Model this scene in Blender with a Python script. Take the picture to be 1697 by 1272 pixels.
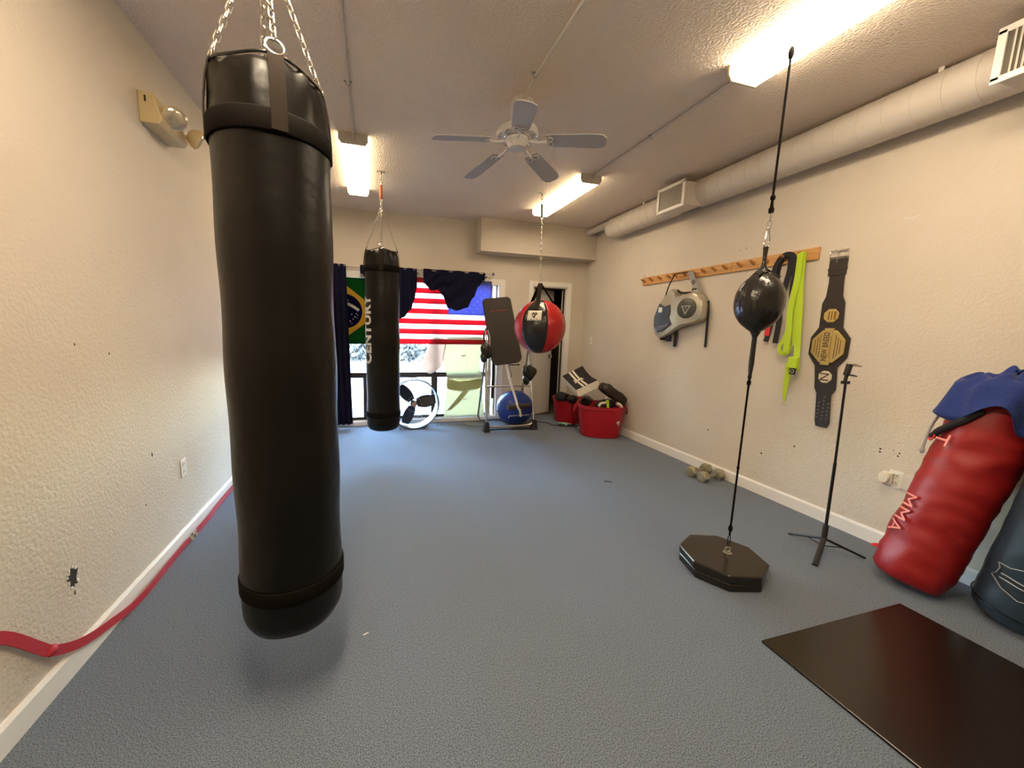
import bpy, bmesh, math, random
from mathutils import Vector, Matrix, Quaternion, noise
random.seed(7)
PI = math.pi
SC = bpy.context.scene
COL = SC.collection
for o in list(bpy.data.objects):
    bpy.data.objects.remove(o)

# ------------------------------------------------------------------ camera
cam = bpy.data.objects.new('camera', bpy.data.cameras.new('camera'))
COL.objects.link(cam)
cam.data.sensor_width = 36.0
cam.data.sensor_fit = 'HORIZONTAL'
cam.data.lens = 623.2 / 1697 * 36
cam.data.shift_x = (848.5 - 794.7) / 1697
cam.data.shift_y = (634.2 - 636.0) / 1697
cam.data.clip_start = 0.02
cam.data.clip_end = 300
R_ = Vector((0.96166394, -0.2732171, 0.02355586))
D_ = Vector((-0.0164488, -0.14321229, -0.98955529))
F_ = Vector((0.27373692, 0.95123218, -0.14221619))
cam.matrix_world = Matrix(((R_.x, -D_.x, -F_.x, 0), (R_.y, -D_.y, -F_.y, 0), (R_.z, -D_.z, -F_.z, 1.37), (0, 0, 0, 1)))
SC.camera = cam

# ------------------------------------------------------------------ world, sun, exposure
SC.view_settings.view_transform = 'Standard'
SC.view_settings.look = 'None'
SC.view_settings.gamma = 1.0
SC.view_settings.use_curve_mapping = False
SC.view_settings.exposure = 2.3
world = bpy.data.worlds.new('world')
SC.world = world
world.use_nodes = True
wn = world.node_tree.nodes
wl = world.node_tree.links
bg = wn['Background']
sky = wn.new('ShaderNodeTexSky')
try:
    sky.sky_type = 'NISHITA'
    sky.sun_disc = False
    sky.sun_elevation = math.radians(48)
    sky.sun_rotation = math.radians(200)
except Exception:
    pass
wl.new(sky.outputs[0], bg.inputs[0])
bg.inputs[1].default_value = 4.2
sun = bpy.data.objects.new('sun', bpy.data.lights.new('sun', 'SUN'))
COL.objects.link(sun)
sun.data.energy = 4.0
sun.data.angle = math.radians(1.0)
sun.data.color = (1.0, 0.95, 0.88)
sun.location = (-4, -6, 12)
sun.rotation_euler = Vector((0.35, 0.62, -0.85)).to_track_quat('-Z', 'Y').to_euler()

XL, XR, YB, YR, CH = -1.147, 3.235, 5.37, -1.9, 2.865
LAMP = (1.0, 0.80, 0.56)
LAMP_S = 6.0
LAMP_NEAR = 8.5

# ------------------------------------------------------------------ materials
def mat(name, col, rough=0.5, metal=0.0, bump=0.0, bscale=50.0, spec=0.5, col2=None, cscale=8.0, detail=4.0, bdist=0.002, emit=None, es=0.0, sheen=0.0, trans=0.0, coat=0.0, cfac=(0.35, 0.65), voro=False, stretch=None):
    m = bpy.data.materials.new(name)
    m.use_nodes = True
    nt = m.node_tree
    b = nt.nodes['Principled BSDF']
    b.inputs['Base Color'].default_value = (*col, 1)
    b.inputs['Roughness'].default_value = rough
    b.inputs['Metallic'].default_value = metal
    b.inputs['Specular IOR Level'].default_value = spec
    if sheen: b.inputs['Sheen Weight'].default_value = sheen
    if trans: b.inputs['Transmission Weight'].default_value = trans
    if coat:
        b.inputs['Coat Weight'].default_value = coat
        b.inputs['Coat Roughness'].default_value = 0.12
    tc = nt.nodes.new('ShaderNodeTexCoord')
    out = tc.outputs['Object']
    if stretch:
        mp = nt.nodes.new('ShaderNodeMapping')
        mp.inputs['Scale'].default_value = stretch
        nt.links.new(out, mp.inputs[0])
        out = mp.outputs[0]
    if col2:
        n = nt.nodes.new('ShaderNodeTexNoise')
        n.inputs['Scale'].default_value = cscale
        n.inputs['Detail'].default_value = detail
        nt.links.new(out, n.inputs['Vector'])
        r = nt.nodes.new('ShaderNodeValToRGB')
        r.color_ramp.elements[0].position = cfac[0]
        r.color_ramp.elements[1].position = cfac[1]
        r.color_ramp.elements[0].color = (*col, 1)
        r.color_ramp.elements[1].color = (*col2, 1)
        nt.links.new(n.outputs[0], r.inputs[0])
        nt.links.new(r.outputs[0], b.inputs['Base Color'])
    if bump:
        if voro:
            n = nt.nodes.new('ShaderNodeTexVoronoi')
            n.feature = 'SMOOTH_F1'
        else:
            n = nt.nodes.new('ShaderNodeTexNoise')
            n.inputs['Detail'].default_value = 3
        n.inputs['Scale'].default_value = bscale
        nt.links.new(out, n.inputs['Vector'])
        bp = nt.nodes.new('ShaderNodeBump')
        bp.inputs['Strength'].default_value = bump
        bp.inputs['Distance'].default_value = bdist
        nt.links.new(n.outputs[0], bp.inputs['Height'])
        nt.links.new(bp.outputs[0], b.inputs['Normal'])
    if emit:
        b.inputs['Emission Color'].default_value = (*emit, 1)
        b.inputs['Emission Strength'].default_value = es
    return m

M = {}
M['wall'] = mat('wall_paint', (0.61, 0.545, 0.45), 0.75, bump=0.8, bscale=70, bdist=0.005, spec=0.25, col2=(0.57, 0.50, 0.415), cscale=1.3)
M['ceiling'] = mat('popcorn_ceiling', (0.84, 0.715, 0.59), 0.95, bump=1.0, bscale=75, bdist=0.012, spec=0.1, col2=(0.78, 0.66, 0.54), cscale=1.1)
M['carpet'] = mat('blue_grey_carpet', (0.054, 0.070, 0.093), 0.95, bump=0.35, bscale=300, bdist=0.004, spec=0.1, col2=(0.185, 0.218, 0.265), cscale=235, detail=3.0, cfac=(0.36, 0.64), sheen=0.15)
M['trim'] = mat('white_trim', (0.74, 0.71, 0.65), 0.45, spec=0.4)
M['door'] = mat('door_paint', (0.62, 0.58, 0.53), 0.5)
M['dark_frame'] = mat('bronze_frame', (0.035, 0.028, 0.022), 0.4, metal=0.3)
M['cream_frame'] = mat('cream_frame', (0.62, 0.57, 0.45), 0.5)
M['vinyl'] = mat('black_vinyl', (0.005, 0.0042, 0.003), 0.36, bump=0.25, bscale=9, bdist=0.02, spec=0.2)
M['vinyl_shiny'] = mat('black_leather', (0.016, 0.014, 0.012), 0.25, bump=0.4, bscale=16, bdist=0.02)
M['band'] = mat('black_webbing', (0.006, 0.0048, 0.0035), 0.85, bump=0.4, bscale=400, spec=0.08)
M['strap_grey'] = mat('brown_black_webbing', (0.018, 0.012, 0.008), 0.8, bump=0.5, bscale=300, spec=0.12)
M['chrome'] = mat('chrome', (0.75, 0.72, 0.66), 0.18, metal=1.0)
M['steel'] = mat('steel', (0.45, 0.42, 0.37), 0.35, metal=1.0)
M['orange'] = mat('rust_orange_spring', (0.40, 0.12, 0.03), 0.5)
M['green_spring'] = mat('dark_green_spring', (0.05, 0.09, 0.02), 0.5)
M['print'] = mat('white_print', (0.62, 0.60, 0.55), 0.6)
M['red_vinyl'] = mat('red_vinyl', (0.40, 0.010, 0.012), 0.28, bump=0.6, bscale=12, bdist=0.03)
M['red_bag'] = mat('red_bag_vinyl', (0.27, 0.004, 0.005), 0.48, bump=0.2, bscale=3, bdist=0.03, stretch=(1, 1, 3))
M['navy_bag'] = mat('navy_bag_vinyl', (0.018, 0.030, 0.045), 0.38, bump=0.3, bscale=7, bdist=0.02)
M['pink'] = mat('pink_print', (0.75, 0.25, 0.22), 0.6)
M['outline'] = mat('grey_print', (0.30, 0.30, 0.30), 0.6)
M['blue_cloth'] = mat('blue_cloth', (0.006, 0.024, 0.16), 0.85, bump=0.6, bscale=26, bdist=0.012, sheen=0.1)
M['navy_cloth'] = mat('navy_curtain', (0.006, 0.006, 0.022), 0.9, bump=0.3, bscale=200, spec=0.15)
M['white_plastic'] = mat('white_plastic', (0.72, 0.69, 0.62), 0.4)
M['yellowed'] = mat('yellowed_plastic', (0.58, 0.46, 0.25), 0.5)
M['clear_lens'] = mat('lamp_reflector', (0.62, 0.56, 0.45), 0.12, metal=0.6, bump=0.5, bscale=60, bdist=0.003)
M['duct'] = mat('painted_duct', (0.60, 0.54, 0.47), 0.55, bump=0.2, bscale=12, bdist=0.01)
M['dark'] = mat('dark_void', (0.02, 0.016, 0.012), 0.9)
M['grille_dark'] = mat('grille_dark', (0.10, 0.09, 0.07), 0.8)
M['wood'] = mat('pine', (0.62, 0.34, 0.12), 0.45, col2=(0.48, 0.23, 0.07), cscale=6, stretch=(1, 1.2, 14), spec=0.5)
M['wood_dark'] = mat('peg_wood', (0.42, 0.19, 0.06), 0.45)
M['fan_white'] = mat('fan_white', (0.60, 0.56, 0.52), 0.45)
M['fan_blade'] = mat('fan_blade', (0.40, 0.365, 0.33), 0.55)
M['silver_pad'] = mat('silver_leather', (0.42, 0.385, 0.30), 0.33, metal=0.35, bump=0.2, bscale=20, bdist=0.01)
M['pad_navy'] = mat('charcoal_panel', (0.030, 0.030, 0.042), 0.45)
M['pad_olive'] = mat('olive_panel', (0.055, 0.055, 0.04), 0.4)
M['lime'] = mat('lime_webbing', (0.42, 0.58, 0.02), 0.7, bump=0.3, bscale=300)
M['black_cloth'] = mat('black_cloth', (0.012, 0.010, 0.012), 0.8, bump=0.3, bscale=150)
M['red_cloth'] = mat('red_cloth', (0.60, 0.02, 0.03), 0.75)
M['red_web'] = mat('red_webbing', (0.42, 0.015, 0.03), 0.7, bump=0.3, bscale=300)
M['gold'] = mat('gold_plate', (0.78, 0.55, 0.18), 0.28, metal=0.85, bump=0.4, bscale=90, bdist=0.002)
M['gold_dark'] = mat('engraved_gold', (0.16, 0.09, 0.02), 0.5, metal=0.4)
M['pale_gold'] = mat('pale_gold', (0.85, 0.68, 0.40), 0.3, metal=0.6)
M['leather'] = mat('belt_leather', (0.022, 0.014, 0.009), 0.42, bump=0.3, bscale=60)
M['iron'] = mat('hex_iron', (0.24, 0.23, 0.21), 0.5, metal=0.5, col2=(0.36, 0.32, 0.2), cscale=18)
M['iron_yellow'] = mat('worn_hex_iron', (0.34, 0.30, 0.16), 0.5, metal=0.4, col2=(0.22, 0.21, 0.17), cscale=18)
M['black_metal'] = mat('black_metal', (0.015, 0.014, 0.013), 0.35, metal=0.4)
M['black_gloss'] = mat('gloss_black_paint', (0.014, 0.011, 0.008), 0.2, bump=0.05, bscale=30)
M['mat_board'] = mat('gloss_black_board', (0.012, 0.008, 0.006), 0.22, bump=0.04, bscale=300, spec=0.6)
M['rubber'] = mat('black_rubber', (0.014, 0.013, 0.012), 0.7)
M['foam'] = mat('brown_black_foam', (0.028, 0.021, 0.016), 0.75, bump=0.4, bscale=500)
M['blue_ball'] = mat('blue_ball_vinyl', (0.012, 0.032, 0.20), 0.25)
M['bin_red'] = mat('red_plastic', (0.42, 0.008, 0.020), 0.38)
M['rope_red'] = mat('red_rope', (0.45, 0.01, 0.02), 0.7)
M['white_mat'] = mat('white_vinyl', (0.72, 0.66, 0.54), 0.5)
M['pale_blue'] = mat('pale_blue_metal', (0.45, 0.60, 0.68), 0.35, metal=0.3)
M['brown_badge'] = mat('brown_badge', (0.30, 0.17, 0.12), 0.5)
M['ground'] = mat('parking_concrete', (0.13, 0.12, 0.13), 0.9, col2=(0.085, 0.08, 0.095), cscale=0.7)
M['grass'] = mat('lawn', (0.04, 0.045, 0.04), 0.95, col2=(0.06, 0.065, 0.06), cscale=3)
M['bark'] = mat('bark', (0.05, 0.04, 0.03), 0.9)
M['leaf'] = mat('leaves', (0.018, 0.024, 0.022), 0.7)
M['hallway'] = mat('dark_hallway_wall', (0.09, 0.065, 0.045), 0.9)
M['car_body'] = mat('white_car_paint', (0.6, 0.62, 0.66), 0.25)
M['green_band'] = mat('mint_plastic', (0.35, 0.75, 0.5), 0.4)

def emission_mat(name, col, s):
    m = bpy.data.materials.new(name)
    m.use_nodes = True
    nt = m.node_tree
    nt.nodes.remove(nt.nodes['Principled BSDF'])
    e = nt.nodes.new('ShaderNodeEmission')
    e.inputs[0].default_value = (*col, 1)
    e.inputs[1].default_value = s
    nt.links.new(e.outputs[0], nt.nodes['Material Output'].inputs[0])
    return m
M['lens'] = emission_mat('lit_diffuser', LAMP, LAMP_S)
M['lens_side'] = emission_mat('diffuser_edge', (1.0, 0.80, 0.50), 2.3)
M['lens_near'] = emission_mat('near_lit_diffuser', LAMP, LAMP_NEAR)  # right near fixture, set stronger than the far ones
M['lens_boosted'] = emission_mat('boosted_lit_diffuser', LAMP, LAMP_NEAR * 2.35)  # unseen left near fixture, strength raised to brighten the left wall
M['lens_side_near'] = emission_mat('near_diffuser_edge', (1.0, 0.82, 0.58), 5.0)

def sheer(name, col, tfac=0.5, thru=0.0):
    """thin cloth or film that lets daylight through"""
    m = bpy.data.materials.new(name)
    m.use_nodes = True
    nt = m.node_tree
    nt.nodes.remove(nt.nodes['Principled BSDF'])
    d = nt.nodes.new('ShaderNodeBsdfDiffuse')
    t = nt.nodes.new('ShaderNodeBsdfTranslucent')
    d.inputs[0].default_value = (*col, 1)
    t.inputs[0].default_value = (*col, 1)
    mx = nt.nodes.new('ShaderNodeMixShader')
    mx.inputs[0].default_value = tfac
    nt.links.new(d.outputs[0], mx.inputs[1])
    nt.links.new(t.outputs[0], mx.inputs[2])
    out = mx.outputs[0]
    if thru:
        tr = nt.nodes.new('ShaderNodeBsdfTransparent')
        tr.inputs[0].default_value = (*[min(1, c * 0.5 + 0.5) for c in col], 1)
        m2 = nt.nodes.new('ShaderNodeMixShader')
        m2.inputs[0].default_value = thru
        nt.links.new(out, m2.inputs[1])
        nt.links.new(tr.outputs[0], m2.inputs[2])
        out = m2.outputs[0]
    nt.links.new(out, nt.nodes['Material Output'].inputs[0])
    return m
M['f_red'] = sheer('flag_red', (0.58, 0.045, 0.07), 0.65)
M['f_white'] = sheer('flag_white', (0.85, 0.76, 0.70), 0.65)
M['f_blue'] = sheer('flag_blue', (0.17, 0.18, 0.42), 0.65)
M['f_star'] = sheer('flag_star', (0.32, 0.33, 0.58), 0.65)
M['b_green'] = sheer('flag_green', (0.006, 0.055, 0.012), 0.5)
M['b_yellow'] = sheer('flag_yellow', (0.68, 0.38, 0.04), 0.55)
M['b_blue'] = sheer('flag_navy', (0.006, 0.006, 0.035), 0.5)
M['film'] = sheer('cutout_film', (0.46, 0.42, 0.28), 0.8, 0.05)
M['film_skin'] = sheer('cutout_film_skin', (0.46, 0.345, 0.28), 0.8, 0.05)
M['film_dark'] = sheer('cutout_film_belt', (0.48, 0.42, 0.28), 0.85, 0.08)

def glass_mat():
    m = bpy.data.materials.new('window_glass')
    m.use_nodes = True
    nt = m.node_tree
    nt.nodes.remove(nt.nodes['Principled BSDF'])
    tr = nt.nodes.new('ShaderNodeBsdfTransparent')
    tr.inputs[0].default_value = (0.93, 0.97, 0.98, 1)
    gl = nt.nodes.new('ShaderNodeBsdfGlossy')
    gl.inputs['Roughness'].default_value = 0.02
    fr = nt.nodes.new('ShaderNodeFresnel')
    mx = nt.nodes.new('ShaderNodeMixShader')
    nt.links.new(fr.outputs[0], mx.inputs[0])
    nt.links.new(tr.outputs[0], mx.inputs[1])
    nt.links.new(gl.outputs[0], mx.inputs[2])
    nt.links.new(mx.outputs[0], nt.nodes['Material Output'].inputs[0])
    return m
M['glass'] = glass_mat()

# ------------------------------------------------------------------ builders
def V(*a): return Vector(a)
class B:
    def __init__(s): s.v = []; s.f = []; s.mi = []; s.cur = 0
    def add(s, vs, fs):
        n = len(s.v)
        s.v += [tuple(p) for p in vs]
        for f in fs:
            s.f.append([i + n for i in f]); s.mi.append(s.cur)
        return s
    def box(s, a, b, rot=None, org=None):
        x0, y0, z0 = a; x1, y1, z1 = b
        p = [V(x, y, z) for z in (z0, z1) for y in (y0, y1) for x in (x0, x1)]
        if rot:
            c = V(*org) if org else (V(*a) + V(*b)) / 2
            p = [c + rot @ (q - c) for q in p]
        return s.add(p, [(0, 2, 3, 1), (4, 5, 7, 6), (0, 1, 5, 4), (2, 6, 7, 3), (0, 4, 6, 2), (1, 3, 7, 5)])
    def rings(s, rings, close=False, cap=True, loop=True):
        n = len(rings[0]); vs = [p for r in rings for p in r]; fs = []
        m = len(rings)
        for i in range(m if close else m - 1):
            for j in range(n if loop else n - 1):
                a = i * n + j; b = i * n + (j + 1) % n
                c = ((i + 1) % m) * n + (j + 1) % n; d = ((i + 1) % m) * n + j
                fs.append((a, b, c, d))
        if cap and not close and loop:
            fs.append(tuple(range(n))[::-1]); fs.append(tuple((m - 1) * n + j for j in range(n)))
        return s.add(vs, fs)
    def tube(s, pts, r, n=10, close=False, cap=True):
        pts = [V(*p) for p in pts]; m = len(pts)
        rr = r if isinstance(r, (list, tuple)) else [r] * m
        rings = []; prev = None
        for i, p in enumerate(pts):
            if close: t = pts[(i + 1) % m] - pts[i - 1]
            else: t = pts[min(i + 1, m - 1)] - pts[max(i - 1, 0)]
            t = t.normalized() if t.length > 1e-9 else V(0, 0, 1)
            if prev is None:
                u = t.orthogonal().normalized()
            else:
                u = prev - t * prev.dot(t)
                u = u.normalized() if u.length > 1e-6 else t.orthogonal().normalized()
            prev = u; w = t.cross(u)
            rings.append([p + (u * math.cos(2 * PI * k / n) + w * math.sin(2 * PI * k / n)) * rr[i] for k in range(n)])
        return s.rings(rings, close=close, cap=cap)
    def cyl(s, a, b, r, n=24, r2=None):
        return s.tube([a, b], [r, r if r2 is None else r2], n)
    def lathe(s, c, prof, n=32, ax=(0, 0, 1), sx=1, sy=1, cap=True):
        c = V(*c); ax = V(*ax).normalized()
        q = V(0, 0, 1).rotation_difference(ax)
        return s.rings([[c + q @ V(r * sx * math.cos(2 * PI * k / n), r * sy * math.sin(2 * PI * k / n), z) for k in range(n)] for r, z in prof], cap=cap)
    def torus(s, c, R, r, ax=(0, 0, 1), n=24, k=8, sx=1, sy=1):
        c = V(*c); q = V(0, 0, 1).rotation_difference(V(*ax).normalized())
        return s.tube([c + q @ V(R * sx * math.cos(2 * PI * i / n), R * sy * math.sin(2 * PI * i / n), 0) for i in range(n)], r, k, close=True)
    def ell(s, c, r, n=20, m=12, rot=None, p=1.0, nz=0.0, ns=5.0):
        c = V(*c); vs = []
        sg = lambda x: math.copysign(abs(x) ** p, x)
        for i in range(1, m):
            a = PI * i / m - PI / 2
            for j in range(n):
                b = 2 * PI * j / n
                q = V(r[0] * sg(math.cos(a)) * sg(math.cos(b)), r[1] * sg(math.cos(a)) * sg(math.sin(b)), r[2] * sg(math.sin(a)))
                if nz: q *= 1 + nz * noise.noise(q * ns + c)
                vs.append(c + (rot @ q if rot else q))
        bq = V(0, 0, -r[2]); tq = V(0, 0, r[2])
        vs += [c + (rot @ bq if rot else bq), c + (rot @ tq if rot else tq)]
        fs = []
        for i in range(m - 2):
            for j in range(n): fs.append((i * n + j, i * n + (j + 1) % n, (i + 1) * n + (j + 1) % n, (i + 1) * n + j))
        lb = len(vs) - 2; lt = len(vs) - 1
        for j in range(n):
            fs.append((lb, (j + 1) % n, j)); fs.append((lt, (m - 2) * n + j, (m - 2) * n + (j + 1) % n))
        return s.add(vs, fs)
    def prism(s, poly, off):
        """poly: list of 3D points; off: extrusion vector"""
        n = len(poly); off = V(*off); p = [V(*q) for q in poly]
        return s.add(p + [q + off for q in p], [tuple(range(n))[::-1], tuple(range(n, 2 * n))] + [(i, (i + 1) % n, n + (i + 1) % n, n + i) for i in range(n)])
    def ribbon(s, pts, wid, nrm, th=0.003):
        """flat strap: pts path, wid list/vec of half-width vectors, nrm normal"""
        rings = []
        m = len(pts)
        for i, p in enumerate(pts):
            w = V(*(wid[i] if isinstance(wid[0], (list, tuple, Vector)) else wid))
            nn = V(*(nrm[i] if isinstance(nrm[0], (list, tuple, Vector)) else nrm)) * th / 2
            p = V(*p)
            rings.append([p - w - nn, p + w - nn, p + w + nn, p - w + nn])
        return s.rings(rings)
    def grid(s, fn, nu, nv, th=0.0):
        vs = [V(*fn(i / nu, j / nv)) for j in range(nv + 1) for i in range(nu + 1)]
        fs = [(j * (nu + 1) + i, j * (nu + 1) + i + 1, (j + 1) * (nu + 1) + i + 1, (j + 1) * (nu + 1) + i) for j in range(nv) for i in range(nu)]
        return s.add(vs, fs)
    def disp(s, fn):
        s.v = [tuple(fn(V(*p))) for p in s.v]; return s
    def o(s, name, m, parent=None, smooth=True, bevel=0, solid=0, sub=0, label=None, seg=2):
        me = bpy.data.meshes.new(name)
        me.from_pydata(s.v, [], s.f)
        ms = m if isinstance(m, (list, tuple)) else [m]
        for q in ms: me.materials.append(M[q] if isinstance(q, str) else q)
        for i, p in enumerate(me.polygons):
            p.material_index = min(s.mi[i], len(ms) - 1)
            p.use_smooth = smooth
        bm = bmesh.new(); bm.from_mesh(me)
        if not solid: bmesh.ops.recalc_face_normals(bm, faces=bm.faces)
        bm.to_mesh(me); bm.free()
        if smooth: me.set_sharp_from_angle(angle=math.radians(40))
        ob = bpy.data.objects.new(name, me)
        COL.objects.link(ob)
        if parent:
            ob.parent = parent
            ob.matrix_parent_inverse = Matrix.Translation(-world_loc(parent)) if True else None
        if solid:
            md = ob.modifiers.new('solid', 'SOLIDIFY'); md.thickness = solid; md.offset = 0
        if bevel:
            md = ob.modifiers.new('bevel', 'BEVEL'); md.width = bevel; md.segments = seg; md.limit_method = 'ANGLE'; md.angle_limit = math.radians(35)
        if sub:
            md = ob.modifiers.new('sub', 'SUBSURF'); md.levels = sub; md.render_levels = sub
        if label: ob['label'] = label
        return ob
def world_loc(o):
    p = V(*o.location)
    if o.parent: p = p + world_loc(o.parent) + o.matrix_parent_inverse.translation
    return p
def thing(name, label, cat, loc=(0, 0, 0), group=None):
    o = bpy.data.objects.new(name, None); COL.objects.link(o)
    o.empty_display_size = 0.05
    o.location = loc
    o['label'] = label; o['category'] = cat
    if group: o['group'] = group
    return o
def tag(o, label, cat, group=None, kind=None):
    o['label'] = label; o['category'] = cat
    if group: o['group'] = group
    if kind: o['kind'] = kind
    return o
def struct(o):
    o['kind'] = 'structure'; return o
def dup(root, loc, label):
    r = root.copy(); COL.objects.link(r); r.location = loc; r['label'] = label
    for ch in list(root.children):
        c = ch.copy(); COL.objects.link(c); c.parent = r
        for g in list(ch.children):
            d = g.copy(); COL.objects.link(d); d.parent = c
    return r
def arc(n, f): return [f(i / n) for i in range(n + 1)]
def bez(p, n=16):
    """Catmull-Rom through points"""
    p = [V(*q) for q in p]; out = []
    P = [p[0] * 2 - p[1]] + p + [p[-1] * 2 - p[-2]]
    for i in range(1, len(P) - 2):
        for k in range(n):
            t = k / n; a, b, c, d = P[i - 1:i + 3]
            out.append(0.5 * ((2 * b) + (c - a) * t + (2 * a - 5 * b + 4 * c - d) * t * t + (3 * b - a - 3 * c + d) * t ** 3))
    out.append(p[-1]); return out
def chain_geo(b, p0, p1, L=0.034, w=0.010, r=0.0028):
    p0 = V(*p0); p1 = V(*p1); d = p1 - p0; n = max(2, round(d.length / (L * 0.78)))
    t = d.normalized(); u = t.orthogonal().normalized(); v = t.cross(u)
    for i in range(n):
        c = p0 + d * (i + 0.5) / n; a = u if i % 2 else v
        h = L / 2 - w
        pts = [c + a * (w * math.cos(q)) + t * (w * math.sin(q) + (h if math.sin(q) >= 0 else -h)) for q in [PI * k / 4 + PI / 8 for k in range(8)]]
        b.tube(pts, r, 5, close=True)
def spring_geo(b, p0, p1, R=0.016, r=0.003, turns=14):
    p0 = V(*p0); p1 = V(*p1); d = p1 - p0
    q = V(0, 0, 1).rotation_difference(d.normalized())
    n = turns * 10
    b.tube([p0 + d * (i / n) + q @ V(R * math.cos(2 * PI * turns * i / n), R * math.sin(2 * PI * turns * i / n), 0) for i in range(n + 1)], r, 5)
def text_mesh(txt, size, ext=0.0, align='CENTER', squeeze=1.0, slices=0, bold=0.0):
    cu = bpy.data.curves.new('t', 'FONT'); cu.body = txt; cu.size = size; cu.extrude = ext
    cu.align_x = align; cu.align_y = 'CENTER'; cu.space_character = 1.05; cu.resolution_u = 3; cu.offset = bold
    to = bpy.data.objects.new('t', cu); COL.objects.link(to)
    dg = bpy.context.evaluated_depsgraph_get(); dg.update()
    me = bpy.data.meshes.new_from_object(to.evaluated_get(dg))
    bpy.data.objects.remove(to)
    bm = bmesh.new(); bm.from_mesh(me)
    if slices:
        ys = [v.co.y for v in bm.verts]
        for k in range(1, slices):
            y = min(ys) + (max(ys) - min(ys)) * k / slices
            bmesh.ops.bisect_plane(bm, geom=bm.verts[:] + bm.edges[:] + bm.faces[:], plane_co=(0, y, 0), plane_no=(0, 1, 0))
    bm.verts.ensure_lookup_table()
    vs = [(v.co.x * squeeze, v.co.y, v.co.z) for v in bm.verts]
    fs = [[v.index for v in f.verts] for f in bm.faces]
    bm.free(); bpy.data.meshes.remove(me)
    return vs, fs
def add_text(b, txt, size, fn, **k):
    vs, fs = text_mesh(txt, size, **k)
    b.add([fn(*p) for p in vs], fs); return b
# mapping on the right wall: u = y coordinate, v = z, d = distance from wall
def RW(y, z, d=0.0): return (XR - d, y, z)

# ================================================================== THE ROOM
struct(B().box((XL - 0.2, YR - 0.2, -0.1), (XR + 0.2, YB + 0.14, 0)).o('floor', 'carpet', smooth=False))
struct(B().box((XL - 0.2, YR - 0.2, CH), (XR + 0.2, YB + 0.14, CH + 0.12)).o('ceiling', 'ceiling', smooth=False))
wall_left = struct(B().box((XL - 0.15, YR, 0), (XL, YB + 0.14, CH)).o('wall_left', 'wall', smooth=False))
wall_right = struct(B().box((XR, YR, 0), (XR + 0.15, YB + 0.14, CH)).o('wall_right', 'wall', smooth=False))
struct(B().box((XL - 0.15, YR - 0.15, 0), (XR + 0.15, YR, CH)).o('wall_rear', 'wall', smooth=False))
WX0, WX1, WZ0, WZ1 = -0.92, 1.80, 0.06, 2.03      # window opening
DX0, DX1, DZ1 = 2.35, 2.925, 2.03                 # door opening
w = B()
w.box((XL, YB, 0), (WX0, YB + 0.14, CH)).box((WX0, YB, WZ1), (WX1, YB + 0.14, CH)).box((WX0, YB, 0), (WX1, YB + 0.14, WZ0))
w.box((WX1, YB, 0), (DX0, YB + 0.14, CH)).box((DX0, YB, DZ1), (DX1, YB + 0.14, CH)).box((DX1, YB, 0), (XR, YB + 0.14, CH))
struct(w.o('wall_back', 'wall', smooth=False))
struct(B().box((1.45, YB - 0.24, 2.425), (XR, YB, CH)).o('wall_soffit', 'wall', smooth=False, bevel=0.004))
# baseboards
def base_profile(y0, y1, x, s):
    return B().prism([(x, y0, 0), (x + s * 0.014, y0, 0), (x + s * 0.014, y0, 0.085), (x + s * 0.006, y0, 0.1), (x, y0, 0.1)], (0, y1 - y0, 0))
struct(base_profile(YR, YB, XL, 1).o('baseboard_left', 'trim', smooth=False))
struct(base_profile(YR, YB, XR, -1).o('baseboard_right', 'trim', smooth=False))
struct(B().box((XL + 0.014, YB - 0.014, 0), (WX0 - 0.1, YB, 0.1)).box((WX1 + 0.1, YB - 0.014, 0), (DX0 - 0.07, YB, 0.1)).box((DX1 + 0.075, YB - 0.014, 0), (XR - 0.014, YB, 0.1)).o('baseboard_back', 'trim', smooth=False))

# left wall: ragged hole, scuffs
b = B()
pts = []
for k in range(14):
    a = 2 * PI * k / 14
    rr = 1 + 0.35 * math.sin(k * 2.3) + 0.15 * math.cos(k * 5.1)
    pts.append((XL + 0.0015, 1.735 - math.cos(a) * 0.024 * rr, 0.365 + math.sin(a) * 0.038 * rr))
b.prism(pts, (-0.03, 0, 0)); b.o('wall_hole', 'dark', wall_left, smooth=False, label='dark ragged hole punched in plaster')
b = B()
for k in range(9):
    a = 2 * PI * k / 9 + 0.3
    c = V(XL + .001, 1.735 - math.cos(a) * 0.027, 0.365 + math.sin(a) * 0.042)
    b.ell(c, (0.003, 0.005 + 0.003 * math.sin(k * 3), 0.007), 8, 6, nz=0.5, ns=90)
b.o('torn_plaster', 'trim', wall_left, label='white torn plaster edge')
b = B()
for (y, z, s) in [(1.735, 0.30, 0.010), (2.35, 0.66, 0.012), (2.1, 1.22, 0.006), (1.9, 1.27, 0.006), (2.25, 0.42, 0.006)]:
    b.ell((XL + 0.001, y, z), (0.002, s * 0.5, s), 8, 6)
b.o('nail_mark', 'grille_dark', wall_left)
b = B()
for (y, z, s) in [(1.585, 0.645, .006), (1.585, 0.625, .006), (1.49, 0.645, .005), (1.495, 0.625, .005), (1.52, 0.655, .003), (4.62, 1.98, .005), (4.3, 2.03, .005), (4.02, 2.06, .006), (3.85, 2.09, .004), (2.72, 2.14, .005), (2.78, 2.13, .004), (2.9, 0.42, .008), (2.35, 0.36, .008), (2.1, 0.5, .007)]:
    b.ell((XR, y, z), (0.002, s, s), 8, 6)
b.o('nail_hole', 'dark', wall_right, label='dark screw holes')
b = B()
b.tube(bez([(XR - .001, 1.665, 2.12), (XR - .001, 1.63, 2.108), (XR - .001, 1.60, 2.118)], 5), 0.0035, 6)
b.o('scuff', 'trim', wall_right, label='curved crack in paint')

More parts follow.
